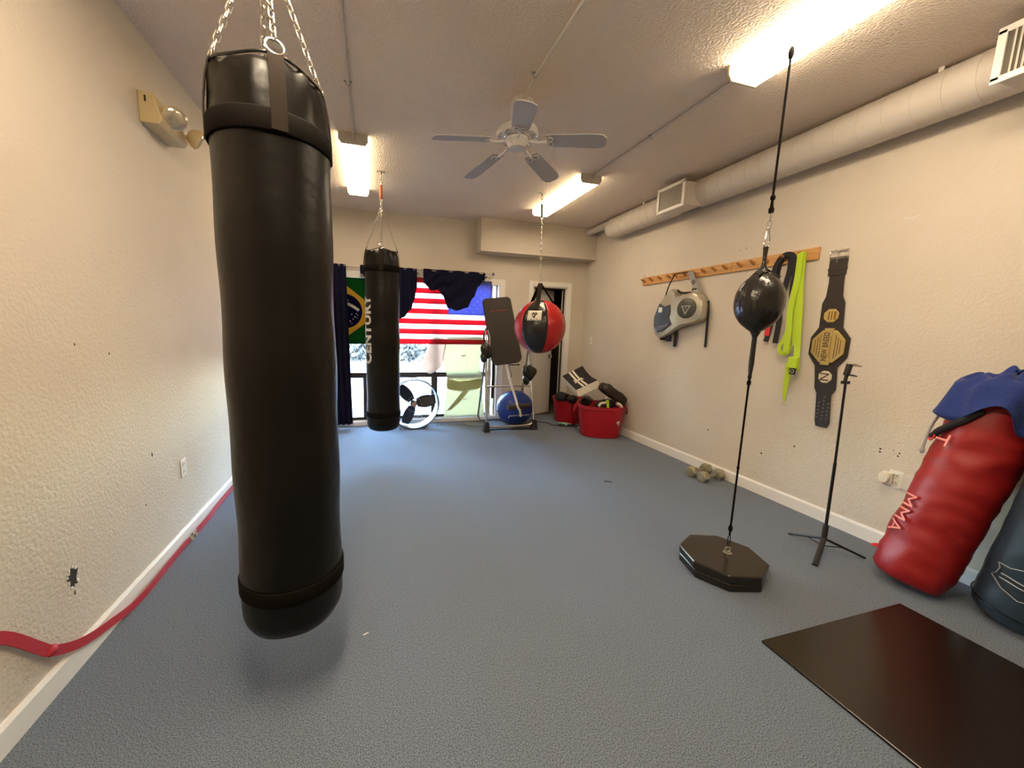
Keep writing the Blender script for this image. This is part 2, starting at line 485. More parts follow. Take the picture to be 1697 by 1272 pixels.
# ------------------------------------------------------------------ window
win = struct(B().box((WX0 - 0.1, YB - 0.018, WZ1 - 0.03), (WX1 + 0.1, YB + 0.0, WZ1 + 0.06)).box((WX1, YB - 0.018, 0.0), (WX1 + 0.1, YB, WZ1 - 0.03)).box((WX0 - 0.1, YB - 0.018, 0), (WX0, YB, WZ1 - 0.03)).o('window_1', 'trim', smooth=False, bevel=0.003))
B().box((WX0, YB - 0.03, 0.0), (WX1, YB + 0.10, 0.055)).o('window_sill', 'trim', win, smooth=False, bevel=0.004)
y0, y1 = YB + 0.06, YB + 0.11
b = B()
b.box((WX0, y0, 0.655), (WX1 - 0.06, y1, 0.73)).box((-0.125, y0, 0.10), (-0.075, y1, 0.655)).box((0.83, y0, 0.10), (0.92, y1, 0.655))
b.box((WX0, y0, 0.05), (WX1 - 0.06, y1, 0.10)).box((WX0, y0, 0.73), (WX0 + 0.05, y1, WZ1 - 0.03)).box((0.84, y0, 0.73), (0.90, y1, WZ1 - 0.03)).box((WX0, y0, 0.10), (WX0 + 0.05, y1, 0.655))
b.o('window_frame', 'dark_frame', win, smooth=False, bevel=0.003, label='dark bronze metal frame')
b = B()
b.box((WX1 - 0.115, y0 - .005, 0.055), (WX1 - 0.065, y1, WZ1)).box((WX1 - 0.02, y0, 0.055), (WX1 + .001, y1, WZ1)).box((WX0, y0, WZ1 - 0.03), (WX1, y1, WZ1 + .001))
b.o('window_jamb', 'cream_frame', win, smooth=False, bevel=0.003)
B().box((WX0, YB + 0.083, 0.07), (WX1 - 0.02, YB + 0.088, WZ1 - 0.02)).o('window_pane', 'glass', win, smooth=False)

# ------------------------------------------------------------------ door
door = struct(B().box((DX0 - 0.07, YB - 0.018, 0), (DX0, YB, DZ1 + 0.07)).box((DX1, YB - 0.018, 0), (DX1 + 0.07, YB, DZ1 + 0.07)).box((DX0, YB - 0.018, DZ1), (DX1, YB, DZ1 + 0.07)).o('door_1', 'trim', smooth=False, bevel=0.004))
b = B().box((DX0, YB, 0), (DX0 + .015, YB + .14, DZ1)).box((DX1 - .015, YB, 0), (DX1, YB + .14, DZ1)).box((DX0, YB, DZ1 - .015), (DX1, YB + .14, DZ1))
b.o('door_jamb', 'trim', door, smooth=False)
B().box((DX1 - .03, YB + .05, 0), (DX1 - .015, YB + .08, DZ1 - .015)).box((DX0, YB + .05, DZ1 - .032), (DX1, YB + .08, DZ1 - .015)).o('door_stop', 'dark', door, smooth=False, label='dark weatherstrip')
hp = V(DX0 + .017, YB + 0.075, 0)
rz = Matrix.Rotation(math.radians(25), 3, 'Z')
leafb = B().box((hp.x, hp.y, 0.012), (hp.x + .54, hp.y + .038, 2.0), rot=rz, org=tuple(hp))
leaf = leafb.o('door_leaf', 'door', door, smooth=False, bevel=0.002, label='pale grey flat door standing ajar')
def DP(x, y, z): return tuple(hp + rz @ V(x, y, z))
b = B(); b.lathe(DP(.485, 0, .95), [(.030, 0), (.030, .004), (.012, .008), (.010, .035), (.022, .042), (.028, .055), (.024, .068), (.0, .072)], 20, ax=tuple(rz @ V(0, -1, 0)))
b.o('door_knob', 'chrome', leaf, label='chrome round knob')
# dark hallway behind
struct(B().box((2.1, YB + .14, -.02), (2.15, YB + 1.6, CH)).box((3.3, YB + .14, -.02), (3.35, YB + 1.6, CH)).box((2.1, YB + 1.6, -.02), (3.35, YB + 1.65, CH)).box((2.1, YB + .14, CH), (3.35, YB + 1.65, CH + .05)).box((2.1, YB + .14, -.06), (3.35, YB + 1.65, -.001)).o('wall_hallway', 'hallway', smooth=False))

# ------------------------------------------------------------------ outlets and switches
def outlet(label, P, sx, sgn, group=None):
    # plate faces +x*sgn
    y, z = P; x = XL if sgn > 0 else XR
    t = thing('wall_outlet', label, 'outlet', (x, y, z))
    X = lambda d: x + sgn * d
    lo = min(X(0), X(.006)); hi = max(X(0), X(.006))
    B().box((lo, y - .035, z - .057), (hi, y + .035, z + .057)).o('cover_plate', 'white_plastic', t, smooth=False, bevel=.003)
    for dz in (.024, -.024):
        lo = min(X(.005), X(.0085)); hi = max(X(.005), X(.0085))
        r = B().box((lo, y - .016, z + dz - .014), (hi, y + .016, z + dz + .014)).o('socket', 'white_plastic', t, smooth=False, bevel=.004)
        lo = min(X(.008), X(.009)); hi = max(X(.008), X(.009))
        B().box((lo, y - .008, z + dz - .004), (hi, y - .005, z + dz + .006)).box((lo, y + .005, z + dz - .004), (hi, y + .008, z + dz + .006)).o('slot', 'dark', r, smooth=False)
    return t
outlet('white wall outlet with cover on the left wall beside the big black bag', (2.665, .47), 1, 1)
outlet('white wall outlet on the right wall behind the round air freshener', (1.485, .475), 1, -1)
sw = thing('light_switch', 'small white light switch plate on the right wall near the far door', 'switch', (XR, 5.11, 1.23))
B().box((XR - .006, 5.075, 1.172), (XR, 5.145, 1.288)).o('cover_plate', 'white_plastic', sw, smooth=False, bevel=.003)
B().box((XR - .016, 5.105, 1.222), (XR - .006, 5.115, 1.246)).o('toggle', 'white_plastic', sw, smooth=False, bevel=.001)
# plug-in air freshener
t = thing('air_freshener', 'white round plug-in air freshener stuck in the right wall outlet', 'air freshener', (XR - .01, 1.525, .475))
B().box((XR - .028, 1.492, .43), (XR - .0095, 1.545, .515)).o('housing', 'white_plastic', t, bevel=.01, smooth=False)
B().lathe((XR - .028, 1.525, .475), [(.030, 0), (.034, .006), (.034, .014), (.028, .020), (.0, .021)], 24, ax=(-1, 0, 0), sx=1.1, sy=.8).o('face_disc', 'white_mat', t, label='cream round front')
B().box((XR - .012, 1.40, .428), (XR, 1.452, .52)).o('patched_paint', 'duct', wall_right, smooth=False, label='tan rectangular paint patch') 

# ------------------------------------------------------------------ emergency light on left wall
t = thing('emergency_light', 'yellowed twin-head emergency light high on the left wall', 'emergency light', (XL, 2.7, 2.48))
b = B(); b.prism([(XL, 2.545, 2.40), (XL + .085, 2.545, 2.40), (XL + .10, 2.545, 2.425), (XL + .07, 2.545, 2.545), (XL, 2.545, 2.555)], (0, .30, 0))
b.o('housing', 'yellowed', t, smooth=False, bevel=.006)
B().box((XL + .03, 2.5435, 2.50), (XL + .038, 2.546, 2.53)).o('slot', 'dark', t, smooth=False)
def lamp_head(c, ax):
    h = B().lathe(c, [(.012, -.045), (.035, -.035), (.052, -.01), (.058, .008), (.058, .016)], 24, ax=ax).o('lamp_head', 'yellowed', t)
    B().lathe(c, [(.052, .010), (.056, .016), (.045, .024), (.025, .029), (0, .031)], 24, ax=ax).o('lamp_lens', 'clear_lens', h, label='clear ribbed lens')
lamp_head((XL + .125, 2.63, 2.475), (.55, -.65, -.45))
lamp_head((XL + .14, 2.86, 2.47), (.75, .45, -.35))
B().cyl((XL + .06, 2.66, 2.47), (XL + .10, 2.64, 2.475), .012).o('swivel', 'yellowed', t)
B().cyl((XL + .06, 2.84, 2.47), (XL + .11, 2.85, 2.47), .012).o('swivel', 'yellowed', t)

# ================================================================== CEILING THINGS
def light_fixture(x0, x1, ya, yb, label, lens_end=False):
    xc = (x0 + x1) / 2
    t = thing('fluorescent_light', label, 'ceiling light', (xc, (ya + yb) / 2, CH), 'fluorescent ceiling lights')
    B().box((x0 + .03, ya + .01, CH - .03), (x1 - .03, yb - .01, CH)).o('housing', 'white_plastic', t, smooth=False)
    # wraparound acrylic lens
    prof = [(x0, CH - .015), (x0 + .004, CH - .05), (x0 + .022, CH - .075), (x1 - .022, CH - .075), (x1 - .004, CH - .05), (x1, CH - .015)]
    b = B(); b.prism([(x, ya + .012, z) for x, z in prof], (0, yb - ya - .024, 0))
    df = b.o('diffuser', ['lens' if ya > 1 else 'lens_near' if x0 > 0 else 'lens_boosted', 'lens_side' if ya > 1 else 'lens_side_near'], t, smooth=False)
    for p in df.data.polygons:
        if p.normal.z > -.9: p.material_index = 1
    for i, y in enumerate((ya, yb - .012)):
        b = B(); b.prism([(x0 - .002, y, CH), (x0 - .002, y, CH - .05), (x0 + .02, y, CH - .079), (x1 - .02, y, CH - .079), (x1 + .002, y, CH - .05), (x1 + .002, y, CH)], (0, .012, 0))
        b.o('end_cap', 'yellowed' if lens_end else 'duct', t, smooth=False)
    return t
light_fixture(-0.225, -0.005, 3.36, 4.60, 'lit fluorescent ceiling light over the left side, above the hanging bags')
light_fixture(1.955, 2.175, 3.44, 4.60, 'lit fluorescent ceiling light on the right behind the ceiling fan')
light_fixture(1.955, 2.175, 0.64, 1.885, 'lit fluorescent ceiling light nearest the camera beside the air duct', True)
light_fixture(-0.225, -0.005, 0.20, 1.44, 'lit fluorescent ceiling light at the near end of the left conduit')

def conduit(pts, label, clips):
    t = thing('ceiling_conduit', label, 'conduit', pts[0], 'metal ceiling conduits')
    B().tube(pts, .010, 10).o('pipe', 'duct', t)
    for c in clips:
        c = V(*c)
        B().box((c.x - .025, c.y - .008, CH - .004), (c.x + .025, c.y + .008, CH)).torus((c.x, c.y, CH - .012), .013, .003, ax=(0, 1, 0), n=14, k=5).cyl((c.x - .02, c.y, CH - .010), (c.x - .02, c.y, CH), .004, 8).o('clip', 'steel', t)
Z = CH - .012
conduit([(-.115, 1.44, Z), (-.115, 3.30, Z), (-.115, 3.345, Z - .02), (-.115, 3.36, Z - .035)], 'thin metal conduit on the ceiling running to the left light', [(-.115, 2.7, 0), (-.115, 1.8, 0)])
conduit([(.93, -.6, Z), (.955, 2.25, Z), (.965, 2.42, Z - .01), (.975, 2.52, Z)], 'thin metal conduit on the ceiling running to the ceiling fan', [(.95, 2.27, 0), (.94, 1, 0)])
conduit([(2.085, 1.885, Z - .02), (2.085, 1.93, Z), (2.085, 3.36, Z), (2.085, 3.41, Z - .015), (2.085, 3.44, Z - .03)], 'thin metal conduit on the ceiling joining the two right lights', [(2.085, 2.65, 0)])

# ceiling fan
FX, FY = .952, 2.545
fan = thing('ceiling_fan', 'white five-blade ceiling fan hanging in the middle of the ceiling', 'ceiling fan', (FX, FY, CH))
B().lathe((FX + .03, FY + .01, 0), [(.072, CH), (.073, CH - .02), (.072, 2.70), (.066, 2.69)], 32).o('canopy', 'fan_white', fan, label='white cylinder canopy')
b = B().lathe((FX, FY, 0), [(.05, 2.70), (.10, 2.695), (.135, 2.675), (.14, 2.655), (.13, 2.635), (.10, 2.628)], 36)
b.o('motor_housing', 'fan_white', fan)
b = B()
for k in range(10):
    a = 2 * PI * k / 10
    b.torus((FX + .105 * math.cos(a), FY + .105 * math.sin(a), 2.632), .022, .004, n=12, k=5, sx=1.2)
b.torus((FX, FY, 2.63), .085, .006, n=30).o('filigree', 'chrome', fan, label='silver filigree ring')
B().lathe((FX, FY, 0), [(.075, 2.628), (.078, 2.61), (.06, 2.585), (.055, 2.565), (.03, 2.556), (0, 2.555)], 30).o('switch_housing', 'fan_white', fan)
b = B()
for k in range(6): b.ell((FX + .05 + .001 * k, FY - .03, 2.56 - k * .012), (.004, .004, .005), 6, 5)
b.o('pull_chain', 'steel', fan)
for k in range(5):
    a = math.radians(-34 + 72 * k)
    rm = Matrix.Rotation(a, 3, 'Z') @ Matrix.Rotation(math.radians(7.5), 3, 'Y') @ Matrix.Rotation(math.radians(-11), 3, 'X')
    cen = V(FX, FY, 2.615)
    outl = [(.20, -.050), (.24, -.058), (.50, -.066), (.555, -.058), (.575, -.03), (.575, .03), (.555, .058), (.50, .066), (.24, .058), (.20, .050)]
    bl = B(); bl.prism([cen + rm @ V(x, y, 0) for x, y in outl], rm @ V(0, 0, .008))
    blade = bl.o('blade', 'fan_blade', fan, smooth=False, bevel=.002)
    br = B(); br.tube([cen + rm @ V(.09, 0, -.004), cen + rm @ V(.15, 0, -.012), cen + rm @ V(.20, 0, -.006)], .009, 8)
    br.torus(cen + rm @ V(.225, .022, -.005), .018, .005, ax=rm @ V(0, 0, 1), n=12, k=5).torus(cen + rm @ V(.225, -.022, -.005), .018, .005, ax=rm @ V(0, 0, 1), n=12, k=5)
    br.o('blade_bracket', 'fan_white', blade)

# air duct along right wall
XD, ZD, RD = 3.103, 2.7235, .126
dt = thing('air_duct', 'long round beige air duct along the top of the right wall', 'duct', (XD, 4.5, ZD))
def duct_piece(y0, y1):
    prof = []
    y = y0
    while y < y1 - .01:
        prof += [(RD, y), (RD, y + .118), (RD + .0022, y + .119), (RD + .0022, y + .123), (RD, y + .124)]
        y += .125
    prof = [(r, min(yy, y1)) for r, yy in prof] + [(RD, y1)]
    return B().rings([[(XD + r * math.cos(2 * PI * k / 40), yy, ZD + r * math.sin(2 * PI * k / 40)) for k in range(40)] for r, yy in prof])
duct_piece(3.40, 4.55).o('duct_pipe', 'duct', dt)
duct_piece(YR + .01, 3.15).o('duct_pipe', 'duct', dt)
B().rings([[(XD + r * math.cos(2 * PI * k / 40), yy, ZD + r * math.sin(2 * PI * k / 40)) for k in range(40)] for r, yy in [(RD, 4.549), (RD, 4.56), (RD - .02, 4.565)]]).o('end_plug', 'duct', dt)
B().cyl((3.10, 4.54, 2.805), (3.10, YB - .24, 2.805), .043, 24).o('drain_pipe', 'duct', dt)
for y in (3.93, 1.53):
    B().box((XD - .045, y - .01, ZD + RD - .015), (XD - .035, y + .012, CH)).o('hanger_strap', 'white_plastic', dt, smooth=False)
def grille_box(y0, y1, label):
    t = thing('air_vent', label, 'vent', (2.85, (y0 + y1) / 2, ZD), 'supply vents on the duct')
    zb, zt = 2.582, 2.80
    B().box((2.856, y0 + .012, zb + .004), (3.06, y1 - .012, zt - .004)).o('plenum', 'duct', t, smooth=False, bevel=.002)
    fr = B()
    fr.box((2.845, y0, zb - .012), (2.857, y1, zb + .018)).box((2.845, y0, zt - .018), (2.857, y1, zt + .012)).box((2.845, y0, zb), (2.857, y0 + .03, zt)).box((2.845, y1 - .03, zb), (2.857, y1, zt))
    fr.o('frame', 'trim', t, smooth=False, bevel=.003, label='white frame')
    B().box((2.854, y0 + .03, zb + .018), (2.856, y1 - .03, zt - .018)).o('backing', 'grille_dark', t, smooth=False)
    n = int((y1 - y0 - .06) / .018)
    for k in range(n):
        y = y0 + .036 + k * .018
        B().box((2.846, y, zb + .018), (2.855, y + .006, zt - .018), rot=Matrix.Rotation(.5, 3, 'Z')).o('vane', 'duct', t, smooth=False)
grille_box(3.09, 3.45, 'beige air vent with vertical fins near the far end of the duct')
grille_box(.90, 1.245, 'beige air vent with white frame at the upper right corner of the view')

# ================================================================== PUNCHING BAGS
def heavy_bag(P, label, text, spring_mat, yaw, rot_front, sr=1.0):
    x, y = P; r = .170
    z0, z1 = .285, 2.118
    t = thing('heavy_bag', label, 'punching bag', (x, y, z0))
    def wr(p):
        d = V(p.x - x, p.y - y, 0)
        top = max(0, min(1.2, (p.z - 1.97) / .14)); bot = max(0, (.38 - p.z) / .1)
        a = math.atan2(d.y, d.x)
        n = noise.noise(V(math.cos(a) * 1.6, math.sin(a) * 1.6, p.z * 2.2)) * .004
        n += -top * .009 * max(0, math.cos(4 * (a - rot_front))) ** 2 * (d.length / r) + top * noise.noise(V(math.cos(a) * 4, math.sin(a) * 4, p.z * 9)) * .020
        f = 1 + n / max(d.length, .02)
        return (x + d.x * f, y + d.y * f, p.z + top * .006 * math.sin(4 * (a - rot_front) + 1))
    prof = [(.0, z0), (.06, z0), (.12, z0 + .004), (.150, z0 + .018), (.164, z0 + .045)] + [(r + .002 * math.sin(i * .7), z0 + .07 + i * .0434) for i in range(38)] + [(.168, z1 - .10), (.165, z1 - .06), (.158, z1 - .03), (.146, z1 - .012), (.13, z1 - .006), (.09, z1 - .012), (.04, z1 - .016), (.0, z1 - .018)]
    b = B().lathe((x, y, 0), prof, 64); b.disp(wr)
    body = b.o('bag_body', 'vinyl', t)
    for za, zb_ in ((1.905, 1.965), (.435, .490)):
        pr = [(r + .0035, za), (r + .0055, za + .004), (r + .0055, zb_ - .004), (r + .0035, zb_)]
        B().lathe((x, y, 0), pr, 64, cap=False).o('webbing_band', 'band', t, solid=.002)
    zj = 2.50
    for k in range(4):
        a = rot_front + k * PI / 2
        ca, sa = math.cos(a), math.sin(a); tan = V(-sa, ca, 0)
        P_ = lambda rr, zz: V(x + rr * ca, y + rr * sa, zz)
        path = [P_(r + .0065, 1.91), P_(r + .006, 1.97), P_(r + .003, 2.02), P_(r - .003, 2.07), P_(.160, 2.105), P_(.152, 2.130)]
        st = B().ribbon(path, tan * .021, [(ca, sa, .1)] * 6, .004).o('hanging_strap', 'strap_grey', t)
        rg = B(); rg.torus(P_(.149, 2.137), .024, .0032, ax=V(ca, sa, .35), n=22, k=7)
        rg.o('d_ring', 'chrome', t)
        ch = B(); chain_geo(ch, P_(.143, 2.158), P_(.012, zj), L=.032, w=.0085, r=.0022); ch.o('chain', 'steel', t)
        # rim piping between rings
    pp = [V(x + .151 * math.cos(2 * PI * i / 64), y + .151 * math.sin(2 * PI * i / 64), z1 - .008 + .008 * math.cos(4 * (2 * PI * i / 64 - rot_front))) for i in range(64)]
    B().tube(pp, .004, 6, close=True).o('rim_piping', 'vinyl_shiny', t)
    rg = B().torus((x, y, zj + .01), .014, .003, ax=(0, 1, 0), n=16, k=6); chain_geo(rg, (x, y, zj + .02), (x, y, 2.60), L=.036, w=.009, r=.003); rg.o('chain', 'steel', t)
    sp = B(); spring_geo(sp, (x, y, 2.61), (x, y, 2.735), .014, .0035, 12); sp.cyl((x, y, 2.61), (x, y, 2.735), .010, 12); sp.o('spring', spring_mat, t)
    B().torus((x, y, 2.605), .010, .003, ax=(0, 1, 0), n=14, k=6).o('shackle', 'chrome', t); sp = B().torus((x, y, 2.75), .014, .003, ax=(1, 0, 0), n=14, k=6).torus((x, y, 2.775), .014, .003, ax=(0, 1, 0), n=14, k=6); sp.o('shackle', 'chrome', t)
    if text:
        tb = B()
        th0 = math.atan2(-y, -x)                     # towards the camera
        R2 = r + .0042
        def mp(tx, ty, tz):
            a = th0 - math.radians(57) - ty / R2 * 1.0
            # front-left of the bag; text reads upward
            return (x + R2 * math.cos(a), y + R2 * math.sin(a), 1.328 + tx)
        add_text(tb, 'CENTURY', .150, lambda a_, b_, c_: mp(a_, b_, c_), slices=9, bold=.006, squeeze=text)
        tb.o('printed_lettering', 'print', t, smooth=False, label='white vertical lettering')
    return t
def ceiling_mount(P, label):
    x, y = P
    t = thing('ceiling_hook', label, 'hook', (x, y, CH), 'steel ceiling mounts')
    B().box((x - .04, y - .012, CH - .005), (x + .04, y + .012, CH)).o('plate', 'steel', t, smooth=False, bevel=.002)
    B().torus((x, y, CH - .045), .022, .005, ax=(1, 0, 0), n=18, k=8).cyl((x, y, CH - .03), (x, y, CH - .004), .010, 12).o('eye_bolt', 'steel', t)
    for s in (-.028, .028): B().cyl((x + s, y, CH - .009), (x + s, y, CH - .004), .007, 6).o('bolt', 'steel', t)
B1 = (-.295, 1.433); B2 = (.111, 4.047)
heavy_bag(B1, 'huge black heavy bag hanging closest to the camera on the left', None, 'orange', 0, math.atan2(-1.433, .295) + .12)
heavy_bag(B2, 'black heavy bag with white vertical lettering hanging before the window', .96, 'orange', 0, math.atan2(-4.047, -.111) - .05)
ceiling_mount(B1, 'steel ceiling mount above the big black bag')
ceiling_mount(B2, 'steel ceiling mount above the lettered bag and its orange spring')
ceiling_mount((1.836, 4.053), 'steel ceiling mount above the red and black ball bag')

# red and black ball bag
bx, by, bz, br_ = 1.878, 4.053, 1.408, .290
t = thing('ball_bag', 'round red and black ball-shaped punching bag on a chain', 'punching bag', (bx, by, bz - br_))
NSEG = 6
a_cam = math.atan2(-by, -bx)
a0 = a_cam - math.radians(13) - PI / NSEG
def ballr(z, a, k):
    s = max(-1, min(1, (z - bz) / br_))
    return math.sqrt(max(0, 1 - s * s)) * br_
for k in range(NSEG):
    b = B()
    def fn(u, v, k=k):
        a = a0 + (k + u) * 2 * PI / NSEG
        phi = -PI / 2 + PI * v
        rr = br_ * math.cos(phi); zz = bz + br_ * 1.05 * math.sin(phi)
        pleat = (1 + .018 * math.sin(PI * u) + (.014 * math.sin(u * 22) * max(0, math.sin(phi) - .35) if k % 2 else 0))
        n = 1 + .010 * noise.noise(V(math.cos(a) * 3, math.sin(a) * 3, phi * 3))
        return (bx + rr * pleat * n * math.cos(a), by + rr * pleat * n * math.sin(a), zz)
    b.grid(fn, 12, 24)
    b.o('panel', 'vinyl_shiny' if k % 2 == 0 else 'red_vinyl', t, solid=.002)
apex = V(1.862, by, 1.905)
for k in range(3):
    a = a_cam - math.radians(13) + k * 2 * PI / 3 - (0.0 if k else 0)
    ca, sa = math.cos(a), math.sin(a)
    pts = [V(bx + br_ * math.cos(p) * ca * 1.022, by + br_ * math.cos(p) * sa * 1.024, bz + br_ * math.sin(p) * 1.07) for p in (math.radians(38), math.radians(48), math.radians(58))]
    pts += [pts[-1].lerp(apex, q) for q in (.2, .5, .8, .97)]
    nn = [V(ca, sa, .6).normalized()] * len(pts)
    B().ribbon(pts, V(-sa, ca, 0) * .026, nn, .005).o('strap', 'strap_grey' if k == 0 else 'band', t)
b = B().torus((1.862, by, 1.915), .017, .004, ax=(.3, 1, 0), n=18, k=7); b.o('top_ring', 'steel', t)
b = B(); chain_geo(b, (1.861, by, 1.93), (1.845, by, 2.60), L=.038, w=.0095, r=.003); b.o('chain', 'steel', t)
b = B(); spring_geo(b, (1.842, by, 2.615), (1.838, by, 2.75), .013, .0035, 12); b.cyl((1.842, by, 2.61), (1.838, by, 2.75), .010, 12); b.o('spring', 'green_spring', t)
B().torus((1.843, by, 2.602), .010, .003, ax=(0, 1, 0), n=14, k=6).o('shackle', 'chrome', t)
B().torus((1.837, by, 2.765), .013, .003, ax=(1, 0, 0), n=14, k=6).torus((1.837, by, 2.79), .013, .003, ax=(0, 1, 0), n=14, k=6).o('shackle', 'chrome', t)
# label patch on the black panel
al = a_cam - math.radians(13)
def BP(u, v, off=.006):     # u to the viewer's right, v up, metres on ball
    ph = math.radians(22) + v / br_
    a = al + u / (br_ * math.cos(ph))
    R2 = (br_ * 1.022 + off)
    return V(bx + R2 * math.cos(ph) * math.cos(a), by + R2 * math.cos(ph) * math.sin(a), bz + R2 * math.sin(ph) * 1.05)
b = B(); b.grid(lambda u, v: BP((u - .5) * .150, (v - .5) * .105, .010), 8, 6)
patch = b.o('label_patch', 'white_mat', t, solid=.003, label='white square label')
b = B()
for pts in ([(-.02, .03), (.02, .03), (.03, .012), (.008, -.005), (.012, -.025), (-.006, -.028), (-.022, -.008), (-.03, .014)],):
    b.prism([BP(u, v, .0125) for u, v in pts], (0, 0, .0001))
b.add([BP(u, v, .0125) for u, v in [(-.035, -.044), (.035, -.044), (.035, -.036), (-.035, -.036)]], [(0, 1, 2, 3)])
b.o('printed_emblem', 'dark_frame', patch, smooth=False)

# double-end bag with its cords and weighted base
ex, ey = 2.0, 1.57
t = thing('double_end_bag', 'black leather double-end speed ball strung between ceiling and weighted base', 'speed ball', (ex, ey, .14))
zc = 1.537
b = B()
def eb(u, v):
    a = 2 * PI * u; k = v
    # profile from bottom tip to top tip
    P = [(.006, 1.372), (.016, 1.384), (.042, 1.402), (.078, 1.436), (.105, 1.485), (.114, 1.540), (.107, 1.600), (.083, 1.650), (.050, 1.682), (.022, 1.698), (.008, 1.704)]
    f = v * (len(P) - 1); i = min(int(f), len(P) - 2); q = f - i
    P0 = P[max(i - 1, 0)]; P1 = P[i]; P2 = P[i + 1]; P3 = P[min(i + 2, len(P) - 1)]
    cr = lambda a0, a1, a2, a3: .5 * (2 * a1 + (a2 - a0) * q + (2 * a0 - 5 * a1 + 4 * a2 - a3) * q * q + (3 * a1 - a0 - 3 * a2 + a3) * q ** 3)
    r = cr(P0[0], P1[0], P2[0], P3[0]); z = cr(P0[1], P1[1], P2[1], P3[1])
    groove = 1 - .018 * max(0, math.cos(6 * a + .6)) ** 14
    return (ex + r * groove * math.cos(a), ey + r * groove * math.sin(a), z)
b.grid(eb, 96, 36)
ball = b.o('ball', 'vinyl_shiny', t)
b = B()
for k in range(3):
    a = 2 * PI * k / 3 + 3.6
    ca, sa = math.cos(a), math.sin(a)
    tip = V(ex + .066 * ca, ey + .066 * sa, 1.680)
    l = V(-sa, ca, 0)
    b.prism([tip + V(ca, sa, -.3) * .02, V(ex, ey, 1.715) - l * .020 + V(ca, sa, 0) * .01, V(ex, ey, 1.715) + l * .020 + V(ca, sa, 0) * .01], (0, 0, .004))
b.o('leather_flap', 'vinyl_shiny', t)
b = B().lathe((ex, ey, 0), [(.030, 1.700), (.014, 1.73), (.009, 1.76), (.011, 1.81), (.013, 1.83), (.006, 1.836)], 14); b.o('top_loop', 'vinyl_shiny', t)
B().lathe((ex, ey, 0), [(.006, 1.14), (.010, 1.17), (.013, 1.22), (.012, 1.30), (.012, 1.36), (.03, 1.40)], 14).o('bottom_loop', 'vinyl_shiny', t)
car = bez([(ex, ey, 1.82), (ex + .014, ey, 1.835), (ex + .022, ey, 1.86), (ex + .012, ey, 1.90), (ex + .004, ey, 1.925), (ex - .006, ey, 1.915), (ex - .012, ey, 1.87), (ex - .018, ey, 1.84), (ex, ey, 1.82)], 6)
B().tube(car, .003, 6).o('snap_hook', 'chrome', t)
b = B(); chain_geo(b, (ex, ey, 1.92), (ex + .004, ey, 2.0), L=.045, w=.010, r=.0026); b.o('swivel', 'steel', t)
B().tube([(ex + .003, ey, 2.0), (ex + .003, ey, 2.06), (ex + .004, ey, 2.775)], [.011, .0055, .0055], 8).torus((ex + .004, ey, 2.015), .013, .005, ax=(0, 1, 0), n=14, k=6).ell((ex + .004, ey, 2.075), (.012, .012, .016), 10, 8).ell((ex + .004, ey, 2.745), (.013, .013, .03), 10, 8).o('upper_cord', 'band', t)
B().torus((ex + .004, ey, 2.775), .012, .003, ax=(1, 0, 0), n=14, k=6).o('ceiling_eye', 'steel', t)
B().tube([(ex, ey, 1.14), (ex, ey, 1.0), (ex, ey, .205)], [.0055, .0052, .0055], 8).ell((ex, ey, 1.11), (.011, .011, .02), 10, 8).ell((ex, ey, .25), (.012, .012, .022), 10, 8).ell((ex, ey, .62), (.008, .008, .01), 10, 8).o('lower_cord', 'band', t)
B().torus((ex, ey, 1.145), .012, .004, ax=(0, 1, 0), n=14, k=6, sx=.8, sy=1.5).o('clip', 'black_metal', t)
B().torus((ex, ey, .175), .014, .003, ax=(0, 1, 0), n=18, k=6, sx=.7, sy=2.6).o('clip', 'black_metal', t)
t = thing('weight_base', 'octagonal two-layer glossy black weight base on the carpet', 'weight', (1.965, 1.57, 0))
def octo(r, z0, z1, rot): return B().prism([(1.965 + r * math.cos(rot + k * PI / 4), 1.57 + r * math.sin(rot + k * PI / 4), z0) for k in range(8)], (0, 0, z1 - z0))
octo(.222, 0, .046, math.radians(7)).o('lower_slab', 'black_gloss', t, smooth=False, bevel=.006)
octo(.226, .047, .095, math.radians(4)).o('upper_slab', 'black_gloss', t, smooth=False, bevel=.008)
B().lathe((ex, ey, 0), [(.024, .094), (.024, .099), (.012, .101), (0, .101)], 16).torus((ex, ey, .118), .014, .004, ax=(.4, 1, 0), n=18, k=7).o('eye_bolt', 'steel', t)

# ================================================================== RIGHT WALL THINGS
t = thing('peg_rail', 'long pine coat peg rail on the right wall', 'peg rail', (XR, 3.07, 1.985))
B().box((XR - .018, 2.115, 1.945), (XR, 2.825, 2.035)).o('board', 'wood', t, smooth=False, bevel=.002)
B().box((XR - .018, 2.829, 1.945), (XR, 4.03, 2.035)).o('board', 'wood', t, smooth=False, bevel=.002)
for y in (3.99, 3.86, 3.72, 3.58, 3.49, 3.36, 3.24, 3.12, 3.0, 2.88, 2.73, 2.61, 2.49, 2.35, 2.22):
    b = B(); b.prism([(XR - .018, y - .009, 1.972), (XR - .018, y - .009, 1.996), (XR - .07, y - .009, 2.016), (XR - .078, y - .009, 2.010), (XR - .070, y - .009, 2.000)], (0, .018, 0))
    b.o('peg', 'wood_dark', t, smooth=False, bevel=.002)

